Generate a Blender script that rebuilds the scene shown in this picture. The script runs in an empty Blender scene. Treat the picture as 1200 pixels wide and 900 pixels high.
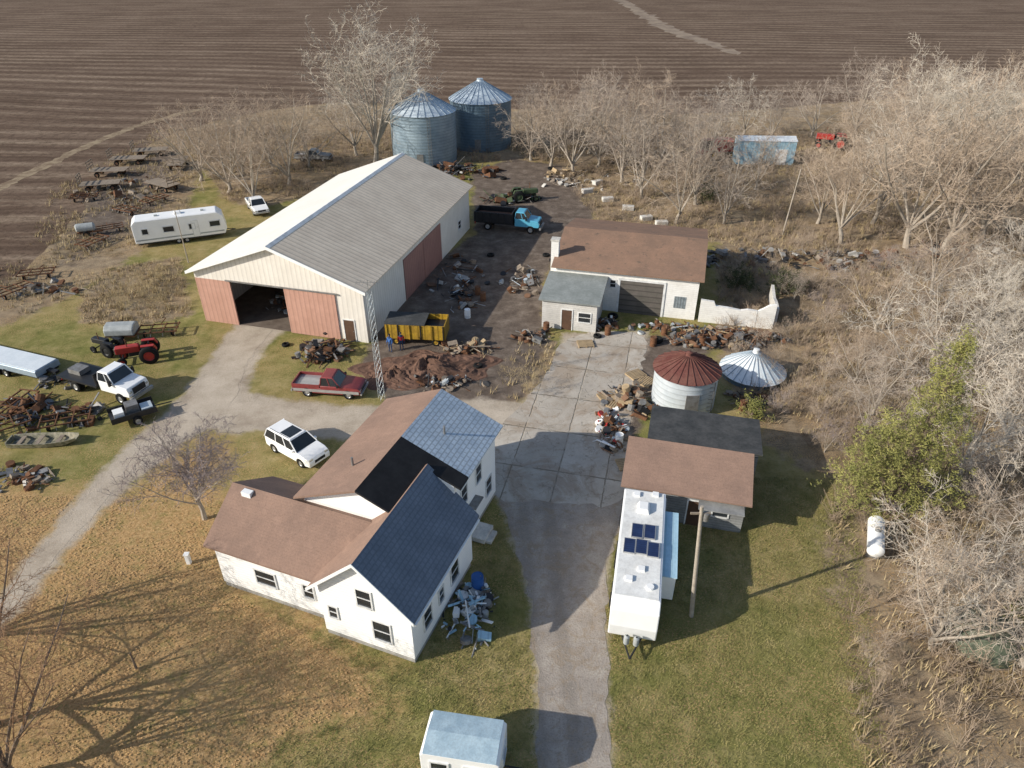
import bpy,bmesh,math,random
import numpy as np
from mathutils import Vector, Matrix, Euler
R=math.radians
rnd=random.Random(7)
H=32.0; TH=R(33); F=833.0
C=bpy.context.scene.collection
def G(px,py,h=0):
    u=(px-600)/F; v=(py-450)/F
    t=(H-h)/(math.sin(TH)+v*math.cos(TH))
    return Vector((u*t, t*(math.cos(TH)-v*math.sin(TH)), h))

# ---------------------------------------------------------------- materials
class NT:
    def __init__(s,name):
        s.mat=bpy.data.materials.new(name); s.mat.use_nodes=True; s.t=s.mat.node_tree
        s.b=s.t.nodes['Principled BSDF']; s.tc=s.t.nodes.new('ShaderNodeTexCoord')
        s.obj=s.tc.outputs['Object']
    def L(s,a,b): s.t.links.new(a,b)
    def setin(s,sock,v):
        if isinstance(v,bpy.types.NodeSocket): s.L(v,sock)
        elif isinstance(v,(tuple,list)) and len(v)==3 and sock.type=='RGBA': sock.default_value=(*v,1)
        else: sock.default_value=v
    def noise(s,scale,detail=5,rough=.6,vec=None,dist=0):
        n=s.t.nodes.new('ShaderNodeTexNoise'); n.inputs['Scale'].default_value=scale; n.inputs['Detail'].default_value=detail
        n.inputs['Roughness'].default_value=rough; n.inputs['Distortion'].default_value=dist
        s.L(vec or s.obj,n.inputs['Vector']); return n.outputs['Fac']
    def math(s,op,a,b=0,c=0,clamp=False):
        n=s.t.nodes.new('ShaderNodeMath'); n.operation=op; n.use_clamp=clamp
        s.setin(n.inputs[0],a); s.setin(n.inputs[1],b); s.setin(n.inputs[2],c); return n.outputs[0]
    def mix(s,f,a,b,mode='MIX'):
        n=s.t.nodes.new('ShaderNodeMix'); n.data_type='RGBA'; n.blend_type=mode
        s.setin(n.inputs[0],f); s.setin(n.inputs[6],a); s.setin(n.inputs[7],b); return n.outputs[2]
    def ramp(s,f,stops):
        n=s.t.nodes.new('ShaderNodeValToRGB'); e=n.color_ramp.elements
        while len(e)<len(stops): e.new(.5)
        for i,(p,c) in enumerate(stops): e[i].position=p; e[i].color=(*c,1)
        s.L(f,n.inputs[0]); return n.outputs[0]
    def step(s,f,lo,hi):
        n=s.t.nodes.new('ShaderNodeMapRange'); n.interpolation_type='SMOOTHSTEP'
        s.setin(n.inputs[0],f); n.inputs[1].default_value=lo; n.inputs[2].default_value=hi; return n.outputs[0]
    def sep(s,vec=None):
        n=s.t.nodes.new('ShaderNodeSeparateXYZ'); s.L(vec or s.obj,n.inputs[0]); return n.outputs
    def mapping(s,rot=(0,0,0),scale=(1,1,1),vec=None,loc=(0,0,0)):
        n=s.t.nodes.new('ShaderNodeMapping'); n.inputs['Rotation'].default_value=rot; n.inputs['Scale'].default_value=scale
        n.inputs['Location'].default_value=loc; s.L(vec or s.obj,n.inputs['Vector']); return n.outputs[0]
    def bump(s,h,strength,dist=.05):
        n=s.t.nodes.new('ShaderNodeBump'); n.inputs['Strength'].default_value=strength; n.inputs['Distance'].default_value=dist
        s.L(h,n.inputs['Height']); s.L(n.outputs[0],s.b.inputs['Normal'])
    def attr(s,name):
        n=s.t.nodes.new('ShaderNodeAttribute'); n.attribute_name=name; return n.outputs['Color']
    def out(s,col,rough=.8,metal=0,spec=None):
        s.setin(s.b.inputs['Base Color'],col); s.setin(s.b.inputs['Roughness'],rough); s.b.inputs['Metallic'].default_value=metal
        if spec is not None: s.b.inputs['Specular IOR Level'].default_value=spec
        return s.mat
def M(name,c,c2=None,sc=1.5,rough=.75,metal=0,bump=0,bsc=12,wave=None,grime=.15,spec=.4):
    n=NT(name)
    if c2 is None: c2=tuple(x*.72 for x in c)
    f=n.step(n.noise(sc,7,.65),.32,.68)
    col=n.mix(f,c,c2)
    g=n.step(n.noise(sc*6,4,.7),.35,.75)
    col=n.mix(n.math('MULTIPLY',g,grime),col,tuple(x*.35 for x in c))
    h=None
    if bump: h=n.math('MULTIPLY',n.noise(bsc,4,.7),bump)
    if wave:
        ax,per,b,dk=wave
        q=n.math('FRACT',n.math('DIVIDE',n.sep()['XYZ'.index(ax)],per))
        line=n.math('SUBTRACT',1,n.step(n.math('ABSOLUTE',n.math('SUBTRACT',q,.5)),.06,.17))
        col=n.mix(n.math('MULTIPLY',line,dk),col,tuple(x*.3 for x in c))
        hh=n.math('MULTIPLY',n.math('PINGPONG',q,.5),b*2)
        h=hh if h is None else n.math('ADD',h,hh)
    if h is not None: n.bump(h,.6,.03)
    if rough>=.85: spec=min(spec,.15)
    n.b.inputs['Specular IOR Level'].default_value=spec
    return n.out(col,rough,metal)
m_white_clap=M('white_clapboard',(.94,.94,.93),(.90,.90,.89),.6,.6,wave=('Z',.2,.4,.12),grime=.03)
m_white=M('white_paint',(.90,.90,.89),(.83,.83,.82),.8,.5,grime=.06)
m_trim=M('trim',(.84,.84,.83),rough=.6)
m_barn_white=M('barn_tan_metal',(.82,.77,.70),(.75,.70,.63),.5,.5,wave=('X',.46,.4,.2),grime=.08)
m_barn_whiteY=M('barn_tan_metal_side',(.82,.79,.73),(.74,.71,.65),.5,.5,wave=('Y',.46,.4,.2),grime=.08)
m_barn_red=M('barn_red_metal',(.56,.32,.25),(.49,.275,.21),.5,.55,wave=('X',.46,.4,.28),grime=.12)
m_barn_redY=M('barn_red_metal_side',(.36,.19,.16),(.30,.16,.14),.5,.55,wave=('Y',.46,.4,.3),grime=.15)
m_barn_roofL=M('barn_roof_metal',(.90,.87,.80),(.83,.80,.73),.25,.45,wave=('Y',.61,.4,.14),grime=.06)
m_barn_roofR=M('barn_roof_metal_shaded',(.84,.70,.54),(.73,.60,.46),.3,.55,wave=('Y',.61,.5,.36),grime=.18,spec=.2)  # same metal as the left slope, its weaker light put into the colour
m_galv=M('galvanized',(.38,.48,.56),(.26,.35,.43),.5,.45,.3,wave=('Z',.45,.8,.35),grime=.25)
m_galv_bright=M('bright_galvanized',(.70,.75,.79),(.56,.62,.67),.5,.45,.2,wave=('Z',.45,.6,.28),grime=.15)
m_galv_roof=M('galvanized_roof',(.66,.71,.73),(.52,.58,.61),.6,.38,.4,grime=.15)
m_bin_roof=M('bin_roof_metal',(.66,.74,.80),(.50,.59,.66),.7,.45,.15,grime=.25)
m_cone=M('pale_metal_roof',(.84,.87,.88),(.68,.73,.76),.6,.45,.1,grime=.18)
m_rib=M('roof_rib_metal',(.34,.41,.48),(.26,.33,.40),.6,.5,.2,grime=.2)
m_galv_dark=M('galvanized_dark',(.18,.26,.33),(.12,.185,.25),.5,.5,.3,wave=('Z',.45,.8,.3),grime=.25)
m_rust_roof=M('rusty_metal',(.15,.055,.047),(.20,.095,.075),1.2,.8,.0,grime=.4,spec=.15)
def shingle(name,c,c2,sc=.6,tile=.0,c3=None,tk=.4):
    n=NT(name)
    f=n.step(n.noise(sc,7,.7),.3,.7); col=n.mix(f,c,c2)
    g=n.noise(9,3,.8); col=n.mix(n.math('MULTIPLY',n.step(g,.4,.8),.45),col,tuple(x*.5 for x in c))
    xyz=n.sep()
    st=n.noise(1.6,4,.7,vec=n.mapping(scale=(1,1,.2))); col=n.mix(n.math('MULTIPLY',n.step(st,.5,.75),.3),col,tuple(x*1.35 for x in c))
    if c3:
        k=n.step(n.noise(1.1,6,.75),.58,.66); col=n.mix(k,col,c3)
    if tile:
        b=n.math('FRACT',n.math('DIVIDE',xyz[0],tile)); row=n.math('FLOOR',n.math('DIVIDE',xyz[0],tile))
        a=n.math('FRACT',n.math('ADD',n.math('DIVIDE',xyz[1],tile*1.6),n.math('MULTIPLY',row,.37)))
        e=n.math('MAXIMUM',n.math('MULTIPLY',n.step(n.math('ABSOLUTE',n.math('SUBTRACT',a,.5)),.34,.46),.7),n.step(n.math('ABSOLUTE',n.math('SUBTRACT',b,.5)),.30,.44))
        col=n.mix(n.math('MULTIPLY',e,tk),col,tuple(x*.35 for x in c))
    z=n.math('FRACT',n.math('DIVIDE',xyz[2],.09)); 
    n.bump(n.math('ADD',n.math('MULTIPLY',z,.4),g),.5,.03)
    return n.out(col,.9,spec=.2)
m_sh_brown=shingle('brown_shingle',(.315,.205,.155),(.24,.16,.125),.5)
m_sh_brown2=shingle('old_brown_shingle',(.31,.19,.13),(.22,.145,.105),.4,c3=(.15,.11,.085))
m_sh_shaded=shingle('shaded_shingle',(.185,.22,.28),(.135,.165,.215),.5,tile=.2,tk=.35)  # dark shingles with the blue sky shade of the right slope painted in
m_sh_tile=shingle('frosted_shingle',(.58,.66,.74),(.42,.50,.59),.8,tile=.27,tk=.6)  # frost on the right slope, its blue sky shade mixed into the colour
m_membrane=M('black_membrane',(.018,.018,.020),(.028,.028,.030),1,.85)
m_grey_roof=M('grey_roll_roof',(.30,.32,.31),(.21,.23,.22),.8,.8,grime=.3)
m_dark_roof=M('dark_roll_roof',(.055,.058,.06),(.10,.10,.10),.7,.85,grime=.4)
m_block=M('painted_block',(.88,.87,.84),(.77,.75,.71),.5,.85,wave=('Z',.2,.3,.12),grime=.2)
m_greyblock=M('grey_block',(.46,.44,.41),(.34,.33,.31),.6,.85,wave=('Z',.2,.4,.2),grime=.3)
m_annex=M('annex_block',(.68,.66,.63),(.54,.52,.49),.6,.85,wave=('Z',.2,.4,.18),grime=.25)
m_greywood=M('grey_weathered_boards',(.33,.33,.32),(.22,.22,.22),1,.85,wave=('Z',.2,.4,.4),grime=.3)
m_concrete_w=M('old_concrete',(.72,.69,.64),(.54,.51,.46),.8,.9,bump=1,grime=.4)
m_glass=M('window_glass',(.02,.025,.03),(.03,.035,.04),.5,.12,spec=.6)
m_glassblock=M('glass_block',(.30,.34,.36),(.15,.18,.2),3,.3,wave=('X',.25,.4,.8))
m_brown_door=M('brown_door',(.12,.065,.04),rough=.7)
m_grey_door=M('grey_overhead_door',(.15,.13,.115),(.11,.10,.085),1,.7,wave=('Z',.55,.5,.6))
m_rubber=M('rubber',(.02,.02,.02),rough=.85)
m_rim=M('rim',(.5,.5,.5),rough=.4,metal=.5)
m_rimrust=M('rusty_rim',(.22,.12,.07),rough=.8)
m_black=M('black_paint',(.025,.025,.028),rough=.5)
m_steel=M('grey_steel',(.28,.28,.28),(.18,.17,.16),3,.55,.3,grime=.3)
m_rust=M('rust',(.20,.095,.05),(.12,.065,.04),3,.85,grime=.4)
m_wood=M('weathered_wood',(.34,.28,.22),(.23,.185,.145),2,.9,grime=.4)
m_newwood=M('raw_wood',(.48,.36,.22),(.36,.27,.17),2,.85,grime=.3)
m_red=M('red_paint',(.50,.045,.035),(.38,.04,.03),2,.45,grime=.2)
m_maroon=M('maroon_paint',(.27,.045,.045),(.20,.035,.035),1.5,.35,grime=.2,spec=.6)
m_silver=M('silver_paint',(.50,.50,.50),(.42,.42,.42),2,.3,.4)
m_carwhite=M('white_car_paint',(.92,.92,.92),(.87,.87,.87),1,.28,grime=.05,spec=.6)
m_blue=M('light_blue_paint',(.13,.46,.64),(.09,.38,.56),1,.35,grime=.15,spec=.6)
m_blue2=M('pale_blue_metal',(.42,.62,.74),(.34,.54,.66),.8,.5,wave=('X',.4,.4,.25),grime=.2)
m_paleblue=M('pale_blue_grey_metal',(.36,.44,.52),(.28,.35,.43),.8,.45,.2,grime=.15)
m_bluep=M('blue_plastic',(.03,.12,.38),rough=.4)
m_yellow=M('yellow_paint',(.56,.35,.03),(.34,.20,.03),1,.6,wave=('X',.6,.6,.7),grime=.6)
m_green=M('green_paint',(.05,.09,.04),(.08,.10,.05),2,.6,grime=.3)
m_tarp=M('grey_tarp',(.42,.44,.44),(.30,.32,.32),1.5,.6)
m_solar=M('solar_cells',(.018,.03,.085),(.025,.045,.12),2,.2,wave=('Y',.16,.0,.4),spec=.6)
m_lamp=M('lamp_lens',(.6,.58,.5),rough=.2)
m_tail=M('tail_lens',(.35,.02,.015),rough=.25)
m_skin=M('skin',(.45,.28,.20),rough=.6)
m_denim=M('denim',(.05,.08,.16),rough=.9)
m_jblue=M('blue_jacket',(.06,.15,.40),rough=.85)
m_jred=M('red_jacket',(.45,.04,.04),rough=.85)
m_hair=M('dark_hair',(.03,.02,.015),rough=.8)
m_floor=M('barn_floor_dirt',(.20,.16,.13),(.13,.10,.08),1,.95)
m_soil=M('loose_soil',(.20,.115,.082),(.13,.078,.058),.7,.97,bump=3,bsc=3,grime=.5)
m_bark=M('pale_bark',(.44,.385,.32),(.33,.285,.235),3,.9)
m_twig=M('grey_twig',(.47,.40,.335),(.35,.29,.24),.6,.9)
m_twig2=M('tan_twig',(.50,.40,.31),(.37,.29,.22),.6,.9)
m_twigp=M('purple_grey_twig',(.36,.30,.28),(.27,.22,.21),.6,.9)
m_twig3=M('russet_twig',(.42,.25,.14),(.30,.18,.105),.6,.9)
m_bark3=M('brown_bark',(.25,.19,.145),(.17,.13,.10),3,.9)
m_twigw=M('bleached_twig',(.66,.59,.50),(.52,.46,.385),.6,.9)
m_drygrass=M('dry_grass_blades',(.50,.395,.23),(.37,.285,.16),.3,.95)
m_brush=M('brush_twigs',(.35,.27,.20),(.24,.185,.135),.3,.95)
def leafmat(name,a,b,c):
    n=NT(name); f=n.noise(.9,4,.7); col=n.ramp(f,[(.3,a),(.5,b),(.68,c)])
    return n.out(col,.85,spec=.2)
m_cedar=leafmat('cedar_foliage',(.13,.14,.045),(.24,.235,.075),(.37,.34,.115))
m_darkleaf=leafmat('dark_foliage',(.035,.045,.02),(.06,.07,.03),(.10,.105,.045))
m_leaf=leafmat('fallen_leaf',(.44,.25,.11),(.56,.36,.17),(.33,.19,.085))
m_tuft=leafmat('lawn_tuft',(.14,.15,.045),(.25,.225,.08),(.38,.31,.14))

# ---------------------------------------------------------------- mesh builder
class MB:
    def __init__(s): s.v=[]; s.f=[]; s.m=[]; s.mi=0
    def add(s,vs,fs):
        n=len(s.v); s.v+=[tuple(v) for v in vs]; s.f+=[tuple(i+n for i in f) for f in fs]; s.m+=[s.mi]*len(fs); return s
    def box(s,x0,x1,y0,y1,z0,z1):
        return s.add([(x0,y0,z0),(x1,y0,z0),(x1,y1,z0),(x0,y1,z0),(x0,y0,z1),(x1,y0,z1),(x1,y1,z1),(x0,y1,z1)],
            [(0,3,2,1),(4,5,6,7),(0,1,5,4),(1,2,6,5),(2,3,7,6),(3,0,4,7)])
    def obox(s,c,size,rot):
        m=Matrix.Translation(c)@rot.to_4x4(); a,b,d=[q/2 for q in size]
        vs=[m@Vector(p) for p in [(-a,-b,-d),(a,-b,-d),(a,b,-d),(-a,b,-d),(-a,-b,d),(a,-b,d),(a,b,d),(-a,b,d)]]
        return s.add(vs,[(0,3,2,1),(4,5,6,7),(0,1,5,4),(1,2,6,5),(2,3,7,6),(3,0,4,7)])
    def cyl(s,p0,p1,r0,r1=None,n=8,caps=True):
        p0=Vector(p0);p1=Vector(p1); r1=r0 if r1 is None else r1
        d=(p1-p0); 
        if d.length<1e-6: return s
        d.normalize(); a=d.orthogonal().normalized(); b=d.cross(a)
        vs=[]
        for p,r in((p0,r0),(p1,r1)):
            for k in range(n):
                t=2*math.pi*k/n; vs.append(p+(a*math.cos(t)+b*math.sin(t))*r)
        fs=[(k,(k+1)%n,n+(k+1)%n,n+k) for k in range(n)]
        if caps: fs+=[tuple(range(n-1,-1,-1)),tuple(range(n,2*n))]
        return s.add(vs,fs)
    def prism(s,pts,axis,a0,a1):
        n=len(pts)
        def mk(p,a):
            return (a,p[0],p[1]) if axis=='x' else ((p[0],a,p[1]) if axis=='y' else (p[0],p[1],a))
        vs=[mk(p,a0) for p in pts]+[mk(p,a1) for p in pts]
        return s.add(vs,[tuple(range(n)),tuple(range(2*n-1,n-1,-1))]+[(k,n+k,n+(k+1)%n,(k+1)%n) for k in range(n)])
    def lathe(s,prof,n=24,c=(0,0,0),axis='z'):
        vs=[];c=Vector(c)
        for (a,r) in prof:
            for k in range(n):
                t=2*math.pi*k/n; x,y=r*math.cos(t),r*math.sin(t)
                q=(x,y,a) if axis=='z' else ((x,a,y) if axis=='y' else (a,x,y))
                vs.append(c+Vector(q))
        fs=[]
        for j in range(len(prof)-1):
            for k in range(n):
                fs.append((j*n+k,j*n+(k+1)%n,(j+1)*n+(k+1)%n,(j+1)*n+k))
        return s.add(vs,fs)
    def frus(s,x0,x1,w,z0,X0,X1,W,z1,cy=0):
        return s.add([(x0,cy-w,z0),(x1,cy-w,z0),(x1,cy+w,z0),(x0,cy+w,z0),(X0,cy-W,z1),(X1,cy-W,z1),(X1,cy+W,z1),(X0,cy+W,z1)],
            [(0,3,2,1),(4,5,6,7),(0,1,5,4),(1,2,6,5),(2,3,7,6),(3,0,4,7)])
    def sheetbox(s,x0,x1,y0,y1,z0,z1,th=.12):
        return s.add([(x0,y0,z0),(x1,y0,z0),(x1,y1,z1),(x0,y1,z1),(x0,y0,z0+th),(x1,y0,z0+th),(x1,y1,z1+th),(x0,y1,z1+th)],
            [(0,3,2,1),(4,5,6,7),(0,1,5,4),(1,2,6,5),(2,3,7,6),(3,0,4,7)])
    def slab(s,nrm,base,a0,a1,z0,z1,d0,d1):
        if nrm=='-y': return s.box(a0,a1,base-d1,base-d0,z0,z1)
        if nrm=='+y': return s.box(a0,a1,base+d0,base+d1,z0,z1)
        if nrm=='+x': return s.box(base+d0,base+d1,a0,a1,z0,z1)
        return s.box(base-d1,base-d0,a0,a1,z0,z1)
    def mesh(s,name,mats,smooth=False,fix=True):
        me=bpy.data.meshes.new(name); me.from_pydata(s.v,[],s.f)
        for m in (mats if isinstance(mats,(list,tuple)) else [mats]): me.materials.append(m)
        if isinstance(mats,(list,tuple)): me.polygons.foreach_set('material_index',s.m)
        if fix:
            bm=bmesh.new(); bm.from_mesh(me); bmesh.ops.recalc_face_normals(bm,faces=bm.faces); bm.to_mesh(me); bm.free()
        if smooth:
            me.polygons.foreach_set('use_smooth',[True]*len(me.polygons))
            me.set_sharp_from_angle(angle=R(40))
        me.update(); return me
    def build(s,name,mats,parent=None,smooth=False,bevel=0,fix=True):
        o=bpy.data.objects.new(name,s.mesh(name,mats,smooth,fix)); C.objects.link(o)
        if parent: o.parent=parent
        if bevel:
            b=o.modifiers.new('bevel','BEVEL'); b.width=bevel; b.segments=2; b.limit_method='ANGLE'; b.angle_limit=R(35)
        return o
def tag(o,label=None,cat=None,group=None,kind=None):
    if label: o['label']=label
    if cat: o['category']=cat
    if group: o['group']=group
    if kind: o['kind']=kind
    return o
def thing(name,label,cat,loc=(0,0,0),rz=0,group=None,scale=1):
    o=bpy.data.objects.new(name,None); C.objects.link(o); o.location=loc; o.rotation_euler=(0,0,rz); o.scale=(scale,)*3
    o.empty_display_size=.3
    return tag(o,label,cat,group)
KIDS={}
def copy_tree(o,parent=None):
    c=o.copy(); C.objects.link(c)
    if parent: c.parent=parent
    for ch in [q for q in bpy.data.objects if q.parent==o]: copy_tree(ch,c)
    return c
def window(root,nrm,base,a,z,w,h,mid=True,frame=None):
    f=MB(); t=.09
    f.slab(nrm,base,a-w/2-t,a-w/2,z-t,z+h+t,0,.06).slab(nrm,base,a+w/2,a+w/2+t,z-t,z+h+t,0,.06)
    f.slab(nrm,base,a-w/2,a+w/2,z+h,z+h+t,0,.055).slab(nrm,base,a-w/2,a+w/2,z-t,z,0,.09)
    if mid: f.slab(nrm,base,a-w/2,a+w/2,z+h*.5-.025,z+h*.5+.025,0,.045)
    o=f.build('window',frame or m_trim,root)
    MB().slab(nrm,base,a-w/2,a+w/2,z,z+h,0,.02).build('pane',m_glass,o)
    return o
def door(root,nrm,base,a,w,h,mat,z=0):
    f=MB(); t=.09
    f.slab(nrm,base,a-w/2-t,a-w/2,z,z+h+t,0,.06).slab(nrm,base,a+w/2,a+w/2+t,z,z+h+t,0,.06).slab(nrm,base,a-w/2,a+w/2,z+h,z+h+t,0,.055)
    d=MB().slab(nrm,base,a-w/2,a+w/2,z,z+h,0,.03).build('door',mat,root)
    f.build('frame',m_trim,d)
    MB().slab(nrm,base,a+w/2-.14,a+w/2-.08,z+1,z+1.06,.03,.09).build('handle',m_steel,d)
    return d
def wheel(root,x,y,z,r,w,rim=m_rim,name='wheel'):
    p=MB().lathe([(-w/2,r*.55),(-w/2,r*.9),(-w*.35,r),(w*.35,r),(w/2,r*.9),(w/2,r*.55)],18,(x,y,z),'y').build(name,m_rubber,root,True)
    MB().lathe([(-w*.42,.01),(-w*.42,r*.2),(-w*.3,r*.45),(-w*.45,r*.58),(w*.45,r*.58),(w*.3,r*.45),(w*.42,r*.2),(w*.42,.01)],14,(x,y,z),'y').build('rim',rim,p,True)
    return p
def gable_roof(root,axis,c,hl,hr,e,r,a0,a1,oh,mL,mR,th=.14,name='roof'):
    outs=[]
    for sgn,hh,m in((-1,hl,mL),(1,hr,mR)):
        k=(r-e)/hh; z=e-k*oh; x=c+sgn*(hh+oh)
        mb=MB().prism([(c,r+.01),(x,z+.01),(x,z+th),(c,r+th)],axis,a0,a1)
        outs.append(mb.build(name,m,root))
    return outs

# ---------------------------------------------------------------- ground
def sdf(P,poly):
    x,y=P[:,0],P[:,1]; n=len(poly); d=np.full(len(P),1e9); ins=np.zeros(len(P),bool)
    for i in range(n):
        ax,ay=poly[i];bx,by=poly[(i+1)%n]
        ex,ey=bx-ax,by-ay; t=np.clip(((x-ax)*ex+(y-ay)*ey)/(ex*ex+ey*ey+1e-9),0,1)
        d=np.minimum(d,np.hypot(x-ax-t*ex,y-ay-t*ey))
        c=((ay>y)!=(by>y))&(x<(bx-ax)*(y-ay)/(by-ay+1e-12)+ax); ins^=c
    return np.where(ins,-d,d)
def GP(pts): return [tuple(G(*p)[:2]) for p in pts]
def ribbon(pts,k=1):
    c=[G(p[0],p[1]) for p in pts]; L=[];Rr=[]
    for i,p in enumerate(c):
        d=(c[min(i+1,len(c)-1)]-c[max(i-1,0)]).normalized(); nn=Vector((-d.y,d.x,0))*pts[i][2]/2*k
        L.append(tuple((p+nn)[:2])); Rr.append(tuple((p-nn)[:2]))
    return L+Rr[::-1]
def area2(poly):
    return abs(sum(poly[i][0]*poly[(i+1)%len(poly)][1]-poly[(i+1)%len(poly)][0]*poly[i][1] for i in range(len(poly))))/2
def ragged(poly,step,amp,seed=1):
    r=random.Random(seed); out=[]
    for _ in range(2):
        q=[]
        for i in range(len(poly)):
            a=poly[i];b=poly[(i+1)%len(poly)]
            q+=[(a[0]*.75+b[0]*.25,a[1]*.75+b[1]*.25),(a[0]*.25+b[0]*.75,a[1]*.25+b[1]*.75)]
        poly=q
    for i in range(len(poly)):
        a=poly[i];b=poly[(i+1)%len(poly)]; L=math.hypot(b[0]-a[0],b[1]-a[1]); k=max(1,int(L/step))
        for j in range(k):
            t=j/k; m=amp*min(1,L/step); out.append((a[0]+(b[0]-a[0])*t+r.gauss(0,m),a[1]+(b[1]-a[1])*t+r.gauss(0,m)))
    return out
def sheet(name,poly,z,mat,label,cat,fallback=None):
    def mk(pl):
        bm=bmesh.new(); vs=[bm.verts.new((x,y,0)) for x,y in pl]
        es=[bm.edges.new((vs[i],vs[(i+1)%len(vs)])) for i in range(len(vs))]
        bmesh.ops.triangle_fill(bm,use_beauty=True,edges=es)
        return bm,sum(f.calc_area() for f in bm.faces)
    bm,A=mk(poly)
    if abs(A-area2(poly))>.02*area2(poly) and fallback is not None:
        print('FALLBACK',name,A,area2(poly)); bm.free(); bm,A=mk(fallback)
    print('SHEET',name,round(A,1),round(area2(poly),1))
    me=bpy.data.meshes.new(name); bm.to_mesh(me); bm.free(); me.materials.append(mat)
    o=bpy.data.objects.new(name,me); C.objects.link(o); o.location.z=z
    return tag(o,label,cat,kind='structure')
MAIN=GP([(628,1010),(630,905),(628,800),(622,700),(604,640),(590,605),(580,560),(640,540),(735,560),(728,610),(716,650),(708,700),(712,800),(716,905),(720,1010)])
CONC=GP([(578,588),(572,540),(578,510),(605,480),(645,435),(660,390),(762,388),(752,430),(740,480),(737,520),(735,600),(660,588)])
LP_=[(640,500,6),(560,487,5),(440,495,4.6),(385,494,4.4),(330,487,4.4),(275,482,5.5),(232,486,5),(190,512,4.0),(145,552,3.2),(105,592,2.6),(60,645,2.2),(15,700,2.0),(-60,790,2.0)]
SP_=[(240,492,7),(262,440,4.5),(285,405,4.5),(312,376,5.2)]
LOOP=ribbon(LP_); SPUR=ribbon(SP_)
YARD=GP([(432,408),(440,350),(556,275),(552,205),(600,185),(660,195),(700,250),(655,290),(640,330),(640,400),(610,470),(560,480),(500,480),(450,470),(420,430)])
YARD2=GP([(740,395),(830,385),(900,390),(905,420),(840,410),(760,470),(740,560),(700,600),(700,480)])
YARD3=GP([(90,215),(190,160),(235,180),(225,235),(150,290),(90,320),(40,345),(60,260)])
LEAF=GP([(-300,570),(150,585),(240,520),(262,690),(400,770),(440,830),(330,860),(280,930),(100,1000),(-400,1000)])
TAN=GP([(560,95),(1500,70),(1900,300),(1900,1000),(1030,1000),(985,740),(960,640),(985,570),(900,520),(850,450),(840,380),(840,285),(700,258),(640,190),(560,190)])
TAN2=GP([(200,128),(560,92),(560,190),(455,192),(380,225),(300,245),(265,235),(235,190)])
TAN3=GP([(90,350),(130,315),(210,300),(225,370),(150,385),(95,378)])
TAN4=GP([(560,420),(600,405),(655,400),(650,440),(600,480),(560,470)])
TAN5=GP([(60,225),(200,145),(245,180),(220,245),(160,300),(90,345),(0,385),(-60,390),(-60,340),(30,300)])
FIELD=GP([(-900,560),(-200,400),(0,340),(50,300),(85,262),(110,222),(165,175),(222,148),(350,122),(450,120),(600,128),(760,135),(860,132),(1000,118),(1200,106),(1600,80)])
def axis_vals(lo,hi,step,outlo,outhi):
    a=list(np.arange(lo,hi,step)); s=step; x=lo
    L=[]
    while x>outlo: s*=1.35; x-=s; L.append(x)
    s=step; x=hi; U=[]
    while x<outhi: U.append(x); s*=1.35; x+=s
    U.append(outhi)
    return np.array(L[::-1]+a+U)
xs=axis_vals(-62,62,.5,-2500,2500); ys=axis_vals(8,125,.5,-600,4000)
X,Y=np.meshgrid(xs,ys); P=np.stack([X.ravel(),Y.ravel()],1)
def soft(poly,w,P=P):
    return np.clip(.5-sdf(P,poly)/w,0,1)
dirt=np.maximum(np.maximum(soft(YARD,4),soft(YARD2,3)*.9),soft(YARD3,9)*.62)
grav=np.maximum(np.maximum(soft(MAIN,2.6),soft(LOOP,2.4)),np.maximum(soft(SPUR,2.4),soft(CONC,2.2)))
leaf=soft(LEAF,7)
tan=np.maximum(np.maximum(soft(TAN,6),soft(TAN2,6)),np.maximum(soft(TAN3,4),soft(TAN4,3)))
tan=np.maximum(tan,soft(TAN5,6))
nx,ny=len(xs),len(ys)
me=bpy.data.meshes.new('ground')
idx=np.arange(nx*ny).reshape(ny,nx)
F4=np.stack([idx[:-1,:-1],idx[:-1,1:],idx[1:,1:],idx[1:,:-1]],-1).reshape(-1,4)
me.from_pydata([(a,b,0) for a,b in P.tolist()],[],F4.tolist())
ca=me.color_attributes.new('zone','FLOAT_COLOR','POINT')
ca.data.foreach_set('color',np.stack([dirt,grav,leaf,np.ones(len(P))],1).ravel().astype('f'))
cb=me.color_attributes.new('zone_b','FLOAT_COLOR','POINT')
cb.data.foreach_set('color',np.stack([tan,tan*0,tan*0,np.ones(len(P))],1).ravel().astype('f'))
def gravel_col(n):
    f=n.noise(.35,6,.7); col=n.ramp(f,[(.3,(.35,.285,.22)),(.5,(.49,.415,.33)),(.7,(.58,.50,.405))])
    g=n.noise(7,3,.8); return n.mix(n.math('MULTIPLY',n.step(g,.45,.75),.4),col,(.24,.19,.145))
n=NT('ground_mat')
z=n.t.nodes.new('ShaderNodeSeparateColor'); n.L(n.attr('zone'),z.inputs[0]); zb=n.t.nodes.new('ShaderNodeSeparateColor'); n.L(n.attr('zone_b'),zb.inputs[0])
big=n.noise(.08,5,.6); mid=n.noise(.7,6,.72); fine=n.noise(5,4,.8); vf=n.noise(16,3,.8)
grass=n.ramp(mid,[(.3,(.115,.13,.035)),(.5,(.22,.21,.068)),(.68,(.34,.29,.125))])
grass=n.mix(n.step(big,.42,.62),grass,n.ramp(mid,[(.3,(.20,.17,.06)),(.5,(.32,.26,.11)),(.7,(.43,.34,.175))]))
grass=n.mix(n.math('MULTIPLY',n.step(fine,.5,.72),.5),grass,(.07,.075,.027))
grass=n.mix(n.math('MULTIPLY',n.step(vf,.55,.75),.4),grass,(.40,.33,.18))
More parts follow.
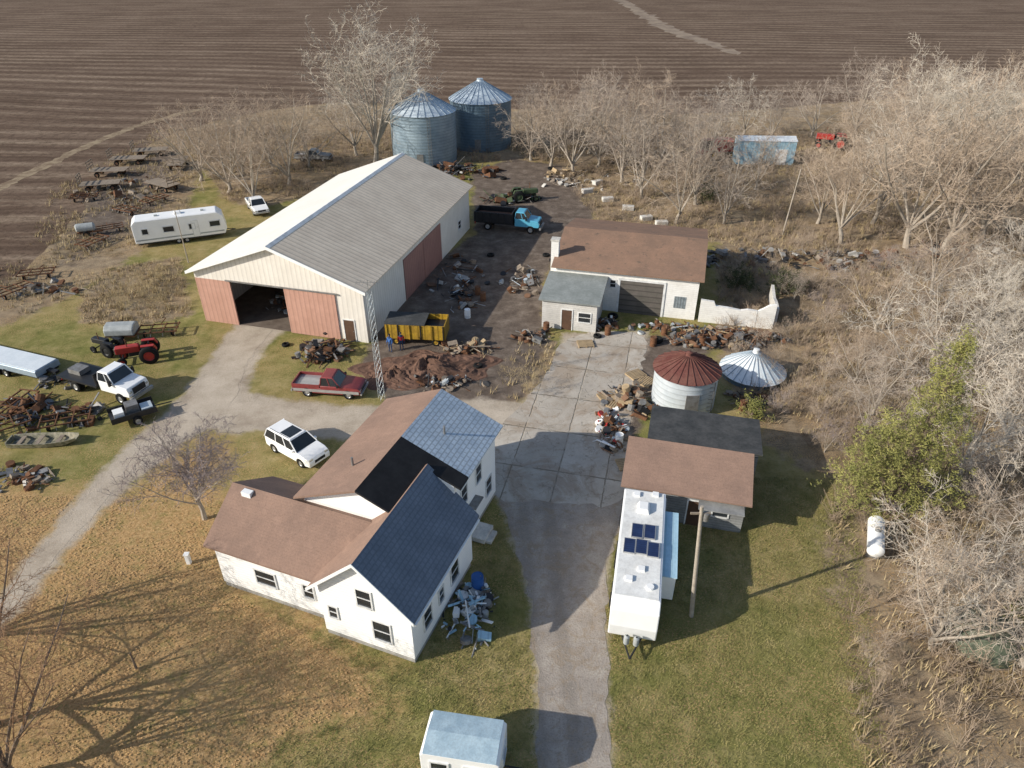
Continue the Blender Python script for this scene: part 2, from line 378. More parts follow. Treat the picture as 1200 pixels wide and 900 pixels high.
def zone(v,k=1.1,lo=.4,hi=.62):
    a=n.math('ADD',n.math('MULTIPLY',v,1.0),n.math('MULTIPLY',n.math('SUBTRACT',n.noise(.5,7,.75),.5),k))
    return n.step(a,lo,hi)
tanc=n.ramp(mid,[(.28,(.15,.11,.075)),(.48,(.29,.22,.148)),(.62,(.40,.31,.205)),(.75,(.24,.205,.115))])
tanc=n.mix(n.math('MULTIPLY',n.step(fine,.5,.7),.55),tanc,(.105,.08,.054))
tanc=n.mix(n.math('MULTIPLY',n.step(n.noise(.12,5,.7),.5,.6),.55),tanc,n.ramp(mid,[(.3,(.09,.07,.045)),(.7,(.20,.16,.10))]))
col=n.mix(zone(zb.outputs[0]),grass,tanc)
lf=n.ramp(fine,[(.33,(.27,.155,.07)),(.5,(.50,.315,.15)),(.66,(.66,.44,.23))])
lfac=n.math('MULTIPLY',zone(z.outputs[2],1.2,.15,.58),n.step(n.noise(1.1,7,.85),.28,.57))
col=n.mix(n.math('MULTIPLY',lfac,.92),col,lf)
col=n.mix(n.math('MULTIPLY',n.step(n.noise(.22,4,.6),.40,.58),n.step(n.noise(9,2,.8),.48,.64)),col,(.47,.31,.155))
dc=n.ramp(mid,[(.3,(.10,.077,.062)),(.5,(.165,.13,.105)),(.68,(.27,.22,.178))])
dc=n.mix(n.math('MULTIPLY',n.step(fine,.5,.72),.5),dc,(.055,.044,.036))
col=n.mix(zone(z.outputs[0],.9),col,dc)
col=n.mix(zone(z.outputs[1],1.0,.35,.68),col,gravel_col(n))
n.bump(n.math('ADD',n.math('MULTIPLY',fine,.8),n.math('ADD',vf,n.math('MULTIPLY',mid,1.5))),.6,.08)
me.materials.append(n.out(col,.95,spec=.05))
go=bpy.data.objects.new('ground',me); C.objects.link(go); tag(go,'grass and bare soil ground of the farmyard','ground',kind='structure')

n=NT('field_mat')
nz=n.noise(.035,7,.7); fi=n.noise(3,5,.8); md=n.noise(.5,6,.75); cl=n.noise(.9,6,.85)
def rows(rot,per,dist=.3):
    v=n.mapping(rot=(0,0,rot)); y=n.sep(v)[1]
    y=n.math('ADD',y,n.math('MULTIPLY',n.noise(.008,1,.3),24))
    y=n.math('ADD',y,n.math('MULTIPLY',n.noise(.5,5,.75),dist))
    return n.math('PINGPONG',n.math('DIVIDE',y,per),.5)
r1=rows(R(5),1.9,.9); r2=rows(R(5),6.2,3.2); r3=rows(R(5),31,6)
base=n.ramp(nz,[(.3,(.105,.070,.050)),(.5,(.145,.099,.072)),(.7,(.20,.143,.106))])
strk=n.noise(.5,6,.8,vec=n.mapping(rot=(0,0,R(5)),scale=(.14,1,1)))
strk2=n.noise(.09,5,.75,vec=n.mapping(rot=(0,0,R(5)),scale=(.16,1,1)))
col=n.mix(n.math('MULTIPLY',n.step(r1,.2,.5),.3),base,(.25,.18,.13))
ff=n.math('MULTIPLY',n.step(r2,.15,.5),n.step(n.math('ADD',strk,n.math('MULTIPLY',strk2,.8)),.76,1.02))
col=n.mix(n.math('MULTIPLY',ff,.7),col,(.36,.275,.20))
col=n.mix(n.math('MULTIPLY',n.step(strk2,.54,.68),.35),col,(.30,.225,.165))
col=n.mix(n.math('MULTIPLY',n.step(n.math('SUBTRACT',.5,r2),.3,.5),.25),col,(.065,.043,.031))
col=n.mix(n.math('MULTIPLY',n.step(r3,.40,.5),.2),col,(.30,.225,.17))
col=n.mix(n.math('MULTIPLY',n.step(cl,.46,.62),.6),col,(.06,.041,.030))
col=n.mix(n.math('MULTIPLY',n.step(fi,.52,.72),.45),col,(.05,.034,.025))
n.bump(n.math('ADD',n.math('MULTIPLY',r1,1.0),n.math('ADD',fi,md)),.5,.1)
m_field=n.out(col,.97,spec=.03)
def chaikin_open(p):
    for _ in range(2):
        q=[p[0]]
        for i in range(len(p)-1):
            a,b=p[i],p[i+1]; q+=[(a[0]*.75+b[0]*.25,a[1]*.75+b[1]*.25),(a[0]*.25+b[0]*.75,a[1]*.25+b[1]*.75)]
        q.append(p[-1]); p=q
    return p
def resample(p,step,amp,seed):
    r=random.Random(seed); out=[p[0]]; carry=0
    for i in range(len(p)-1):
        a,b=p[i],p[i+1]; L=math.hypot(b[0]-a[0],b[1]-a[1]); s=step-carry
        ex,ey=(b[0]-a[0])/L,(b[1]-a[1])/L
        while s<L:
            q=r.uniform(-amp,amp); out.append((a[0]+ex*s-ey*q,a[1]+ey*s+ex*q)); s+=step
        carry=L-(s-step)
    out.append(p[-1]); return out
ce=chaikin_open(FIELD)
def fieldpoly(e): return [(-2400,e[0][1]),*e,(2400,e[-1][1]),(2400,3900),(-2400,3900)]
sheet('ploughed_field',fieldpoly(resample(ce,1.8,.5,3)),.004,m_field,'dark brown ploughed field with furrow lines beyond the farmyard','field',fallback=fieldpoly(ce))
n=NT('field_track_mat')
f=n.step(n.noise(.6,6,.75),.4,.6); m_track=n.out(n.mix(f,(.33,.26,.175),(.20,.145,.10)),.95,spec=.05)
sheet('track',ragged(ribbon([(-40,240,2.0),(60,190,2.0),(150,150,2.0),(215,132,1.8),(245,126,1.2)]),1.0,.25,5),.010,m_track,'pale grassy strip crossing the field edge at upper left','track')
sheet('washout',ragged(ribbon([(715,-8,6),(750,15,5.5),(790,38,7.0),(830,50,6.4),(862,64,2.6)]),2.0,.9,6),.010,M('pale_washout',(.34,.27,.20),(.20,.15,.115),.2,.95),'pale washed out streak running through the ploughed field','washout')
n=NT('gravel_mat'); c_=gravel_col(n); n.bump(n.noise(9,4,.8),.6,.05); m_gravel=n.out(c_,.95,spec=.08)
sheet('gravel_track',ragged(ribbon(LP_,.5),.6,.12,11),.006,m_gravel,'tan gravel farm track curving past the house to the left','track',fallback=ribbon(LP_,.5))
sheet('gravel_spur',ragged(ribbon(SP_,.6),.6,.12,12),.010,m_gravel,'tan gravel spur leading into the open barn door','track',fallback=ribbon(SP_,.6))
n=NT('drive_mat')
f=n.noise(.5,7,.78); col=n.ramp(f,[(.3,(.27,.235,.20)),(.5,(.38,.33,.285)),(.7,(.49,.435,.37))])
v=n.mapping(rot=(0,0,R(-2))); xx=n.sep(v)[0]
tr=n.math('ABSOLUTE',n.math('SUBTRACT',n.math('ABSOLUTE',n.math('SUBTRACT',xx,2.75)),.8))
col=n.mix(n.math('MULTIPLY',n.math('SUBTRACT',1,n.step(tr,.15,.55)),.4),col,(.22,.19,.16))
col=n.mix(n.math('MULTIPLY',n.step(n.noise(.9,6,.8,dist=1),.48,.62),.65),col,(.32,.245,.17))
col=n.mix(n.math('MULTIPLY',n.step(n.noise(2.6,5,.85),.56,.66),.5),col,(.52,.46,.39))
g=n.noise(10,3,.8); col=n.mix(n.math('MULTIPLY',n.step(g,.48,.72),.55),col,(.15,.125,.105)); n.bump(g,.8,.05)
m_drive=n.out(col,.92,spec=.1)
sheet('driveway',ragged(MAIN,.5,.14,13),.014,m_drive,'worn grey driveway running from the bottom of the yard','driveway',fallback=MAIN)
n=NT('slab_mat')
v=n.mapping(rot=(0,0,R(13))); q=n.sep(v)
def joint(a,per,off):
    w=n.math('ABSOLUTE',n.math('SUBTRACT',n.math('FRACT',n.math('DIVIDE',n.math('ADD',a,n.math('ADD',off,n.math('MULTIPLY',n.noise(1.5,4,.6),.16))),per)),.5))
    return n.math('SUBTRACT',1,n.step(w,.005,.018))
f=n.noise(.3,7,.75); col=n.ramp(f,[(.3,(.38,.34,.285)),(.5,(.52,.47,.405)),(.7,(.62,.575,.505))])
cellx=n.math('FLOOR',n.math('DIVIDE',n.math('ADD',q[0],2.05),3.3)); celly=n.math('FLOOR',n.math('DIVIDE',n.math('ADD',q[1],3.5),4.6))
hsh=n.math('FRACT',n.math('MULTIPLY',n.math('SINE',n.math('ADD',n.math('MULTIPLY',cellx,12.9),n.math('MULTIPLY',celly,78.2))),43.7))
col=n.mix(n.math('MULTIPLY',hsh,.35),col,(.28,.24,.20))
j=n.math('MULTIPLY',n.math('MAXIMUM',joint(q[0],3.3,.4),joint(q[1],4.6,1.2)),n.step(n.noise(.6,4,.7),.34,.55))
cr=n.math('SUBTRACT',1,n.step(n.math('ABSOLUTE',n.math('SUBTRACT',n.noise(.35,3,.6),.5)),.001,.006))
j=n.math('MAXIMUM',j,n.math('MULTIPLY',cr,.5))
col=n.mix(n.math('MULTIPLY',n.step(n.noise(.22,5,.7,dist=1.5),.44,.62),.65),col,(.33,.25,.18))
col=n.mix(n.math('MULTIPLY',n.step(n.noise(1.3,6,.8),.54,.66),.65),col,(.24,.19,.14))
col=n.mix(n.math('MULTIPLY',j,.7),col,(.12,.10,.065))
g=n.noise(8,4,.8)
col=n.mix(n.math('MULTIPLY',n.step(g,.5,.75),.35),col,(.19,.17,.14))
n.bump(n.math('SUBTRACT',g,n.math('MULTIPLY',j,3)),.5,.03)
m_slab=n.out(col,.9,spec=.15)
sheet('concrete_yard',ragged(CONC,.5,.12,14),.018,m_slab,'cracked concrete slab yard between house and workshop','yard',fallback=CONC)

# ---------------------------------------------------------------- pole barn
b=thing('pole_barn','long tan metal pole barn with open front door and rust red panels','barn',(-13.0,56.1,0),R(-15))
W=16.9; D=29.9; e=5.3; r=8.4; PH=4.5
MB().box(-W+.1,-.1,.1,D-.1,.0,.02).build('floor',m_floor,b)
fm=MB().prism([(-W,PH),(0,PH),(0,e),(-W/2,r),(-W,e)],'y',0,.15)
fm.box(-2.7,0,0,.15,0,PH)
fm.build('front_wall',m_barn_white,b)
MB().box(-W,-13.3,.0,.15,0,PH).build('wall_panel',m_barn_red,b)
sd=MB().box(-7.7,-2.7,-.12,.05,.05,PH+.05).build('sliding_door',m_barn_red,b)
MB().box(-13.6,-2.4,-.2,-.121,PH+.06,PH+.18).build('door_track',m_steel,sd)
MB().box(-7.7,-7.6,.06,.15,0,PH).build('door_post',m_trim,b)
sw=MB().box(-.15,0,.15,9.2,0,e).box(-.15,0,9.2,19.4,4.3,e).box(-.15,0,19.4,D-.15,0,e); sw.build('side_wall',m_barn_whiteY,b)
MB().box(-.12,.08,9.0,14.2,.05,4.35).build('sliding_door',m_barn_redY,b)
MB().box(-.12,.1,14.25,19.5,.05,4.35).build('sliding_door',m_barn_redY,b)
MB().box(-W,-W+.15,.15,D-.15,0,e).build('side_wall',m_barn_whiteY,b)
MB().prism([(-W,0),(0,0),(0,e),(-W/2,r),(-W,e)],'y',D-.15,D).build('rear_wall',m_barn_white,b)
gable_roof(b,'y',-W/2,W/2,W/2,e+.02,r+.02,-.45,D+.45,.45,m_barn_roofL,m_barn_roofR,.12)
MB().prism([(-W/2-.35,r+.03),(-W/2,r+.2),(-W/2+.35,r+.03)],'y',-.5,D+.5).build('ridge_cap',m_trim,b)
MB().prism([(-W/2,r+.18),(-W-.5,e-.02),(-W-.5,e-.3),(-W/2,r-.12),(.5,e-.3),(.5,e-.02)],'y',-.52,-.46).build('rake_trim',m_white,b)
door(b,'-y',0,-1.7,1.0,2.1,m_brown_door)
window(b,'+x',0,26,1.4,.9,.9)
def heap(name,label,cat,cx,cy,rx,ry,hh,count,mats,seed,rz=0,smin=.15,smax=1.0,kind='stuff'):
    rr=random.Random(seed); mb=MB()
    cs_=[(rr.uniform(-.7,.7)*rx,rr.uniform(-.7,.7)*ry) for _ in range(5)]
    for i in range(count):
        a=rr.uniform(0,6.283); q=rr.random()**.62; x=math.cos(a)*q*rx;y=math.sin(a)*q*ry
        if rr.random()<.45:
            c0=cs_[rr.randrange(5)]; x=c0[0]+rr.gauss(0,.16)*rx; y=c0[1]+rr.gauss(0,.16)*ry
        z=hh*max(0,1-q)*rr.uniform(.2,1)+.06; mb.mi=rr.randrange(len(mats)); k=rr.random(); s=smin+(smax*1.25-smin)*rr.random()**2.4
        rot=Euler((rr.gauss(0,.3),rr.gauss(0,.3),rr.uniform(0,6.28))).to_matrix()
        if k<.35: mb.obox(Vector((x,y,z)),(s,s*rr.uniform(.3,.8),s*rr.uniform(.05,.5)),rot)
        elif k<.62: mb.obox(Vector((x,y,z)),(s*2.6,.08*rr.uniform(.6,2),.05),rot)
        elif k<.82:
            d=rot@Vector((s*1.2,0,0)); mb.cyl(Vector((x,y,z))-d,Vector((x,y,z))+d,.03*rr.uniform(.7,1.8),n=5)
        elif k<.93:
            d=rot@Vector((0,0,.1+.15*s)); mb.cyl(Vector((x,y,z))-d,Vector((x,y,z))+d,.25*s+.08,n=10)
        else:
            d=rot@Vector((0,0,.1)); mb.cyl(Vector((x,y,z))-d,Vector((x,y,z))+d,.32,n=12)
    o=mb.build(name,mats,None); o.location=(cx,cy,.0); o.rotation_euler=(0,0,rz)
    return tag(o,label,cat,kind=kind)
SC=[m_rust,m_steel,m_wood,m_black,m_galv_roof,m_rust,m_greyblock,m_rimrust,m_wood,m_black]
SC2=[m_wood,m_newwood,m_rust,m_steel,m_rimrust,m_black]
bpy.context.view_layer.update()
p=b.matrix_world@Vector((-10.5,5,0))
heap('scrap_pile','jumble of stored machinery inside the open barn doorway','scrap',p.x,p.y,2.5,3,1.5,90,SC,21)

# ---------------------------------------------------------------- grain bins
def bin_(name,label,px,py,rad,h,rise,mw,mr,group=None,rib=28,band=True,z0=0,mrib=None):
    g=G(px,py); t=thing(name,label,'grain bin',(g.x,g.y+rad*.9,0),rnd.uniform(-.1,.1),group)
    MB().lathe([(z0,rad),(h,rad)],48).build('wall',mw,t,True)
    rf=MB().lathe([(h-.05,rad+.18),(h+rise*.93,rad*.12),(h+rise,rad*.10),(h+rise+.2,rad*.1),(h+rise+.28,.02)],48)
    ro=rf.build('roof',mr,t)
    ribs=MB()
    for k in range(rib):
        a=2*math.pi*k/rib; ribs.cyl((math.cos(a)*(rad+.18),math.sin(a)*(rad+.18),h-.02),(math.cos(a)*rad*.13,math.sin(a)*rad*.13,h+rise*.93+.03),.07 if rad>4 else .04,.03,4)
    ribs.build('roof_rib',mrib or mr,ro)
    if band:
        MB().box(-.5,.5,-rad-.06,-rad+.1,.3,2.1).build('door',m_steel,t)
        ld=MB(); yy=-math.sqrt(rad*rad-min(2.5,rad*rad*.4))-.15; xx_=min(1.6,rad*.6)
        for s in(-.22,.22): ld.cyl((s+xx_,yy,.3),(s+xx_,yy,h),.03,n=4)
        for k in range(int(h/.35)): ld.cyl((xx_-.22,yy,.4+k*.35),(xx_+.22,yy,.4+k*.35),.02,n=4)
        ld.build('ladder',m_steel,t)
    return t
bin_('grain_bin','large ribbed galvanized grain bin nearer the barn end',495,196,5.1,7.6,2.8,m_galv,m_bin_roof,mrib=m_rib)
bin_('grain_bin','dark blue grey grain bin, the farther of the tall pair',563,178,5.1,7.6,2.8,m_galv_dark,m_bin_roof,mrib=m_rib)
bin_('grain_bin','small silver grain bin under a rust red cone roof',806,488,2.45,3.1,1.15,m_galv_bright,m_rust_roof,rib=24)
bin_('grain_bin','squat bin with bright metal cone roof sitting almost on the ground',890,456,2.55,.55,1.7,m_galv_dark,m_cone,rib=24,band=False,mrib=m_rib)

# ---------------------------------------------------------------- workshop
w=thing('workshop','white block workshop with low brown roof and grey overhead door','workshop',(4.25,63.8,0),R(-14))
Wd=13.6; Dp=13.0; e=4.2; r=5.6
wb=MB().prism([(0,0),(Dp,0),(Dp,e),(Dp/2,r),(0,e)],'x',0,Wd); wb.build('wall',m_block,w)
gable_roof(w,'x',Dp/2,Dp/2,Dp/2,e,r,-.4,Wd+.4,.4,m_sh_brown2,m_sh_brown2,.14)
ch=MB().box(-.75,-.02,1.2,1.9,0,6.2).build('chimney',m_block,w); MB().box(-.82,.05,1.13,1.97,6.2,6.35).build('chimney_cap',m_concrete_w,ch)
od=MB().slab('-y',0,6.3,10.4,0,3.4,0,.04).build('overhead_door',m_grey_door,w)
MB().slab('-y',0,6.1,6.3,0,3.6,0,.08).slab('-y',0,10.4,10.6,0,3.6,0,.08).slab('-y',0,6.3,10.4,3.4,3.6,0,.08).build('frame',m_trim,od)
gb=MB().slab('-y',0,11.5,12.6,1.1,2.3,0,.03).build('window',m_glassblock,w)
window(w,'+x',Wd,3,1.6,1.2,1.1); window(w,'+x',Wd,8,1.6,1.2,1.1)
window(w,'-y',0,5.6,2.6,.5,.7)
ax=MB().box(-.3,4.8,-4.8,-.01,0,2.85).build('annex_wall',m_annex,w)
MB().sheetbox(-.6,5.1,-5.1,-.02,2.87,3.5).build('annex_roof',m_grey_roof,w)
door(w,'-y',-4.8,2.05,.95,2.05,m_brown_door); window(w,'-y',-4.8,3.7,1.0,1.1,.9); window(w,'-x',-.3,-2.5,1.2,1,.8)
rw=thing('ruined_wall','low broken white masonry wall joining the workshop corner','wall',(17.6,60.4,0),R(-13))
MB().prism([(.2,0),(5.4,0),(5.4,1.7),(4.5,1.75),(3.9,1.6),(2.7,1.75),(1.6,1.8),(1.4,2.2),(.2,2.3)],'y',-.15,.15).build('wall_panel',m_block,rw)
MB().prism([(5.45,0),(7.0,0),(7.0,2.5),(6.4,2.4),(5.9,2.0),(5.45,1.7)],'y',-.16,.16).build('wall_panel',m_block,rw)
MB().prism([(.2,0),(6,0),(6,1.8),(3.4,1.6),(2,1.9),(.2,2.0)],'x',7.02,7.3).build('wall_panel',m_concrete_w,rw)

# ---------------------------------------------------------------- right shed
s=thing('shed','long grey shed with brown shingle front roof and dark rear roof','shed',(7.15,33.95,0),R(-14))
MB().prism([(0,0),(4.4,0),(4.4,2.55),(3.2,3.75),(0,2.55)],'x',0,7.3).build('wall',m_greywood,s)
gable_roof(s,'x',3.2,3.2,1.2,2.55,3.75,-.3,7.6,.3,m_sh_brown,m_sh_brown,.12)
MB().box(1.1,8.1,4.41,8.3,0,2.7).build('rear_wall',m_greywood,s)
MB().sheetbox(.9,8.3,4.2,8.6,3.02,2.75).build('rear_roof',m_dark_roof,s)
door(s,'-y',0,4.4,.95,2.0,m_brown_door); window(s,'-y',0,5.9,1.1,.9,.8); window(s,'+x',7.3,2.2,1.1,.8,.7)
MB().box(4.5,7.2,-.9,-.05,2.15,2.22).build('awning',m_greywood,s)

# ---------------------------------------------------------------- farmhouse
h=thing('farmhouse','white clapboard farmhouse with three wings and patched brown and blue-shaded roofs','house',(-4.96,22.85,0),R(-21))
def gablebody(axis,c0,c1,e,r,a0,a1,z0=.35):
    m=(c0+c1)/2
    return MB().prism([(c0,z0),(c1,z0),(c1,e),(m,r),(c0,e)],axis,a0,a1)
gablebody('y',-5.3,0,4.0,6.5,0,7.3).build('wall',m_white_clap,h)
MB().prism([(-8.5,.35),(-2.7,.35),(-2.7,6.3),(-4.75,7.2),(-8.5,5.6)],'y',3.9,7.4).build('wall',m_white_clap,h)
gablebody('y',-8.5,-1.0,5.6,7.2,7.401,13.4).build('wall',m_white_clap,h)
gablebody('x',.7,6.2,3.5,5.3,-12.6,-4.5).build('wall',m_white_clap,h)
MB().box(-5.26,-.04,.04,7.1,0,.349).box(-8.46,-1.04,3.94,13.36,0,.348).box(-12.56,-4.6,.74,6.16,0,.347).build('foundation',m_greyblock,h)
gable_roof(h,'y',-2.65,2.65,2.65,4.0,6.5,-.4,7.6,.4,m_sh_brown,m_sh_shaded)
gable_roof(h,'x',3.45,2.75,2.75,3.5,5.3,-12.95,-3.7,.35,m_sh_brown,m_sh_brown)
c=-4.75;hh=3.75;k=1.6/3.75
def slope(sg,y0,y1,m,th=.14,xe=None): 
    x=c+sg*(hh+.4) if xe is None else xe; z=7.2-k*abs(x-c)
    return MB().prism([(c,7.21),(x,z+.01),(x,z+th),(c,7.2+th)],'y',y0,y1).build('roof',m,h)
slope(-1,3.5,13.8,m_sh_brown); slope(1,3.5,7.399,m_membrane,xe=-2.55); slope(1,7.4,8.5,m_membrane); slope(1,8.502,13.8,m_sh_tile)
MB().prism([(-5.72,3.58),(-2.65,6.48),(.42,3.58),(.42,3.80),(-2.65,6.70),(-5.72,3.80)],'y',-.44,-.402).build('rake_trim',m_white,h)
MB().box(.42,.52,-.35,7.4,3.55,3.66).build('gutter',m_white,h)
window(h,'-y',0,-2.55,3.3,.8,1.15); window(h,'-y',0,-1.75,1.05,.95,1.35)
window(h,'-y',0,-4.6,1.6,.45,.8)
window(h,'-y',.7,-9.4,1.35,1.25,1.0); window(h,'-y',.7,-6.6,1.5,.6,.9)
window(h,'+x',0,1.6,1.2,.8,1.2); window(h,'+x',0,4.9,1.2,.9,1.3); window(h,'+x',0,3.2,1.3,.5,.9)
window(h,'+x',-1.0,8.6,3.4,.75,1.2); window(h,'+x',-1.0,10.7,3.4,.75,1.2); window(h,'+x',-1.0,12.2,1.2,.8,1.2)
door(h,'+x',-1.0,9.6,.95,2.05,m_white,z=.45)
window(h,'-x',-12.6,3.4,1.3,1,1); window(h,'-x',-8.5,9,3.6,.9,1.2); window(h,'-x',-8.5,9,1.0,.9,1.2)
MB().box(-.99,-.45,9.0,10.2,2.62,2.7).build('door_hood',m_steel,h)
MB().box(-.99,.1,8.9,10.3,.1,.42).build('porch_deck',m_concrete_w,h)
MB().box(.11,.45,9.1,10.1,0,.22).build('step',m_concrete_w,h)
for (x,y,z) in((-6.5,6,6.5),(-3.0,10.5,6.5)): MB().cyl((x,y,z),(x,y,z+.65),.07,n=8).build('vent_pipe',m_steel,h)
MB().box(-12.0,-11.4,2.95,3.3,5.0,5.42).build('roof_vent',m_white,h)

# ---------------------------------------------------------------- campers / trailers
def rv():
    t=thing('camper','long white travel trailer with solar panels on its roof parked against the shed','camper',(5.04,24.3,0),R(-12))
    Wd,Ln,Ht=2.5,9.1,3.0
    MB().prism([(0,.55),(Ln,.55),(Ln,Ht-.25),(Ln-.25,Ht),(.45,Ht),(0,Ht-.5),(-.12,1.4)],'x',0,Wd).build('body',m_carwhite,t,bevel=.06)
    MB().box(.12,Wd-.12,.55,Ln-.35,Ht+.001,Ht+.03).build('roof_membrane',M('rv_roof',(.84,.84,.82),(.72,.71,.68),.8,.8,grime=.3),t)
    MB().box(Wd,Wd+.75,2.6,7.6,.9,Ht-.35).build('slide_out',m_carwhite,t,bevel=.04)
    MB().box(Wd+.02,Wd+.8,2.55,7.65,Ht-.349,Ht-.3).build('slide_out_awning',m_blue2,t)  # pale blue stands in for sky shade on the white slide-out
    for (x,y) in((.35,3.5),(1.0,3.55),(1.65,3.45),(.7,4.75),(1.4,4.8)):
        p=MB().box(x,x+.58,y,y+1.05,Ht+.08,Ht+.12).build('solar_panel',m_solar,t)
        MB().box(x-.03,x,y-.03,y+1.08,Ht+.04,Ht+.13).box(x+.58,x+.61,y-.03,y+1.08,Ht+.04,Ht+.13).box(x,x+.58,y-.03,y,Ht+.04,Ht+.13).box(x,x+.58,y+1.05,y+1.08,Ht+.04,Ht+.13).build('frame',m_silver,p)
    MB().frus(.85,1.6,.45,Ht+.03,.95,1.5,.35,Ht+.33,cy=7.2).build('air_conditioner',m_white,t,bevel=.04)
    for (x,y) in((.6,8.2),(1.7,8.4),(1.2,2.3),(.6,1.5)): MB().box(x,x+.36,y,y+.36,Ht+.03,Ht+.15).build('roof_vent',m_white,t)
    MB().cyl((1.9,1.3,Ht+.03),(1.9,1.3,Ht+.16),.2,n=14).build('satellite_dome',m_white,t)
    window(t,'-x',0,1.5,1.5,.9,.7,False,m_black); window(t,'-x',0,4.4,1.5,1.2,.7,False,m_black); window(t,'-x',0,7.6,1.5,.8,.7,False,m_black)
    window(t,'+x',Wd+.75,5.1,1.4,1.4,.7,False,m_black); window(t,'+x',Wd,1.2,1.5,.6,.6,False,m_black)
    door(t,'+x',Wd,8.4,.65,1.9,m_white,z=.7)
    MB().box(.02,Wd-.02,1.0,8.6,.38,.549).build('chassis',m_black,t)
    MB().cyl((.4,1.0,.5),(1.25,-1.3,.5),.05,n=5).cyl((2.1,1.0,.5),(1.25,-1.3,.5),.05,n=5).build('hitch',m_black,t)
    for y in(4.6,5.5):
        for x in(.2,Wd-.2):
            q=MB().lathe([(-.1,.2),(-.1,.33),(.1,.33),(.1,.2)],16,(x,y,.34),'x').build('wheel',m_rubber,t,True)
            MB().cyl((x-.09,y,.34),(x+.09,y,.34),.2,n=12).build('rim',m_rim,q)
    for x in(1.0,1.5): MB().lathe([(.55,.02),(.55,.15),(1.05,.15),(1.12,.05)],12,(x,-.4,0)).build('gas_bottle',m_tarp,t,True)
rv()
def travel_trailer(name,label,loc,rz,Ln,Wd,Ht,stripe=m_steel,nwin=3,group=None):
    t=thing(name,label,'camper' ,loc,rz,group); a=Ln/2
    MB().prism([(-a,.55),(a-.3,.55),(a,1.2),(a-.25,Ht-.5),(a-.8,Ht),(-a+.4,Ht),(-a,Ht-.4)],'y',-Wd/2,Wd/2).build('body',m_carwhite,t,bevel=.06)
    MB().box(-a+.5,a-.9,-Wd/2+.12,Wd/2-.12,Ht+.001,Ht+.03).build('roof_membrane',m_white,t)
    for sgn,nr in((-1,'-y'),(1,'+y')):
        MB().slab(nr,sgn*Wd/2,-a+.1,a-.35,.85,1.0,0,.012).build('stripe',stripe,t)
        for k in range(nwin): window(t,nr,sgn*Wd/2,-a+Ln*(k+.5)/nwin,1.6,Ln*(.06+.05*(k%2)),.6,False,m_trim)
    door(t,'-y',-Wd/2,a-Ln*.34,.62,1.8,m_white,z=.7)
    MB().frus(-.4,.4,.35,Ht+.03,-.3,.3,.28,Ht+.3).build('air_conditioner',m_white,t,bevel=.03)
    for x in(-a*.5,a*.5): MB().box(x,x+.35,-.2,.15,Ht+.03,Ht+.15).build('roof_vent',m_tarp,t)
    MB().box(-a+.3,a-.5,-Wd/2+.05,Wd/2-.05,.4,.549).build('chassis',m_black,t)
    MB().cyl((a-.6,-.6,.5),(a+.9,0,.5),.05,n=5).cyl((a-.6,.6,.5),(a+.9,0,.5),.05,n=5).build('hitch',m_black,t)
    for x in(-.5,.4):
        for y in(-Wd/2+.12,Wd/2-.12): wheel(t,x,y,.34,.34,.22)
    return t
g=G(212,284); travel_trailer('camper','white travel trailer parked in the field corner left of the barn',(g.x,g.y+1,0),R(22),10.2,2.5,3.2,m_tarp,4)
t=thing('cargo_trailer','small boxy pale trailer on the lawn at the bottom edge','trailer',(-2.1,17.6,0),R(-9))
MB().prism([(-1.75,.5),(1.75,.5),(1.75,2.1),(1.6,2.25),(-1.6,2.25),(-1.75,2.1)],'y',-1.0,1.0).build('body',m_carwhite,t,bevel=.05)
mm=M('pale_blue_roof',(.52,.66,.73),(.38,.51,.59),1.8,.4,.15,grime=.35)
mw_=M('silver_white_roof',(.80,.84,.86),(.70,.75,.78),.8,.35,.1)
MB().prism([(-1.02,2.262),(1.02,2.262),(0,2.42)],'x',-1.6,1.6).build('roof',mm,t)
MB().box(-1.55,1.55,-.95,.95,.35,.499).cyl((1.5,0,.42),(2.7,0,.42),.05,n=5).build('chassis',m_black,t)
for y in(-1.05,1.05): wheel(t,0,y,.33,.33,.2)
window(t,'-y',-1.0,-.9,1.2,.7,.5,False); window(t,'-y',-1.0,.7,1.2,.9,.5,False); window(t,'+x',1.75,0,1.2,.8,.5,False)
MB().slab('-y',-1.0,-1.7,1.7,.8,.9,0,.012).build('stripe',m_bluep,t)

# ---------------------------------------------------------------- road vehicles
def arch_profile(L0,L1,zb,wheels,ra,upper):
    pts=[]
    for wx in sorted(wheels,reverse=True):
        for k in range(0,9):
            a=math.pi*k/8; pts.append((wx+ra*math.cos(a),zb+ra*.95*math.sin(a)))
    return [(L1,zb)]+pts+[(L0,zb)]+upper
def loft_body(mb,prof,hw,zs):
    x0=min(p[0] for p in prof);x1=max(p[0] for p in prof)
    def w(p):
        t=abs((p[0]-(x0+x1)/2)/((x1-x0)/2)); k=1-.10*max(0,t-.75)/.25
        return hw*k*(1 if p[1]<zs else 1-.10*(p[1]-zs))
    n=len(prof); vs=[(p[0],-w(p),p[1]) for p in prof]+[(p[0],w(p),p[1]) for p in prof]
    mb.add(vs,[tuple(range(n)),tuple(range(2*n-1,n-1,-1))]+[(k,n+k,n+(k+1)%n,(k+1)%n) for k in range(n)]); return mb
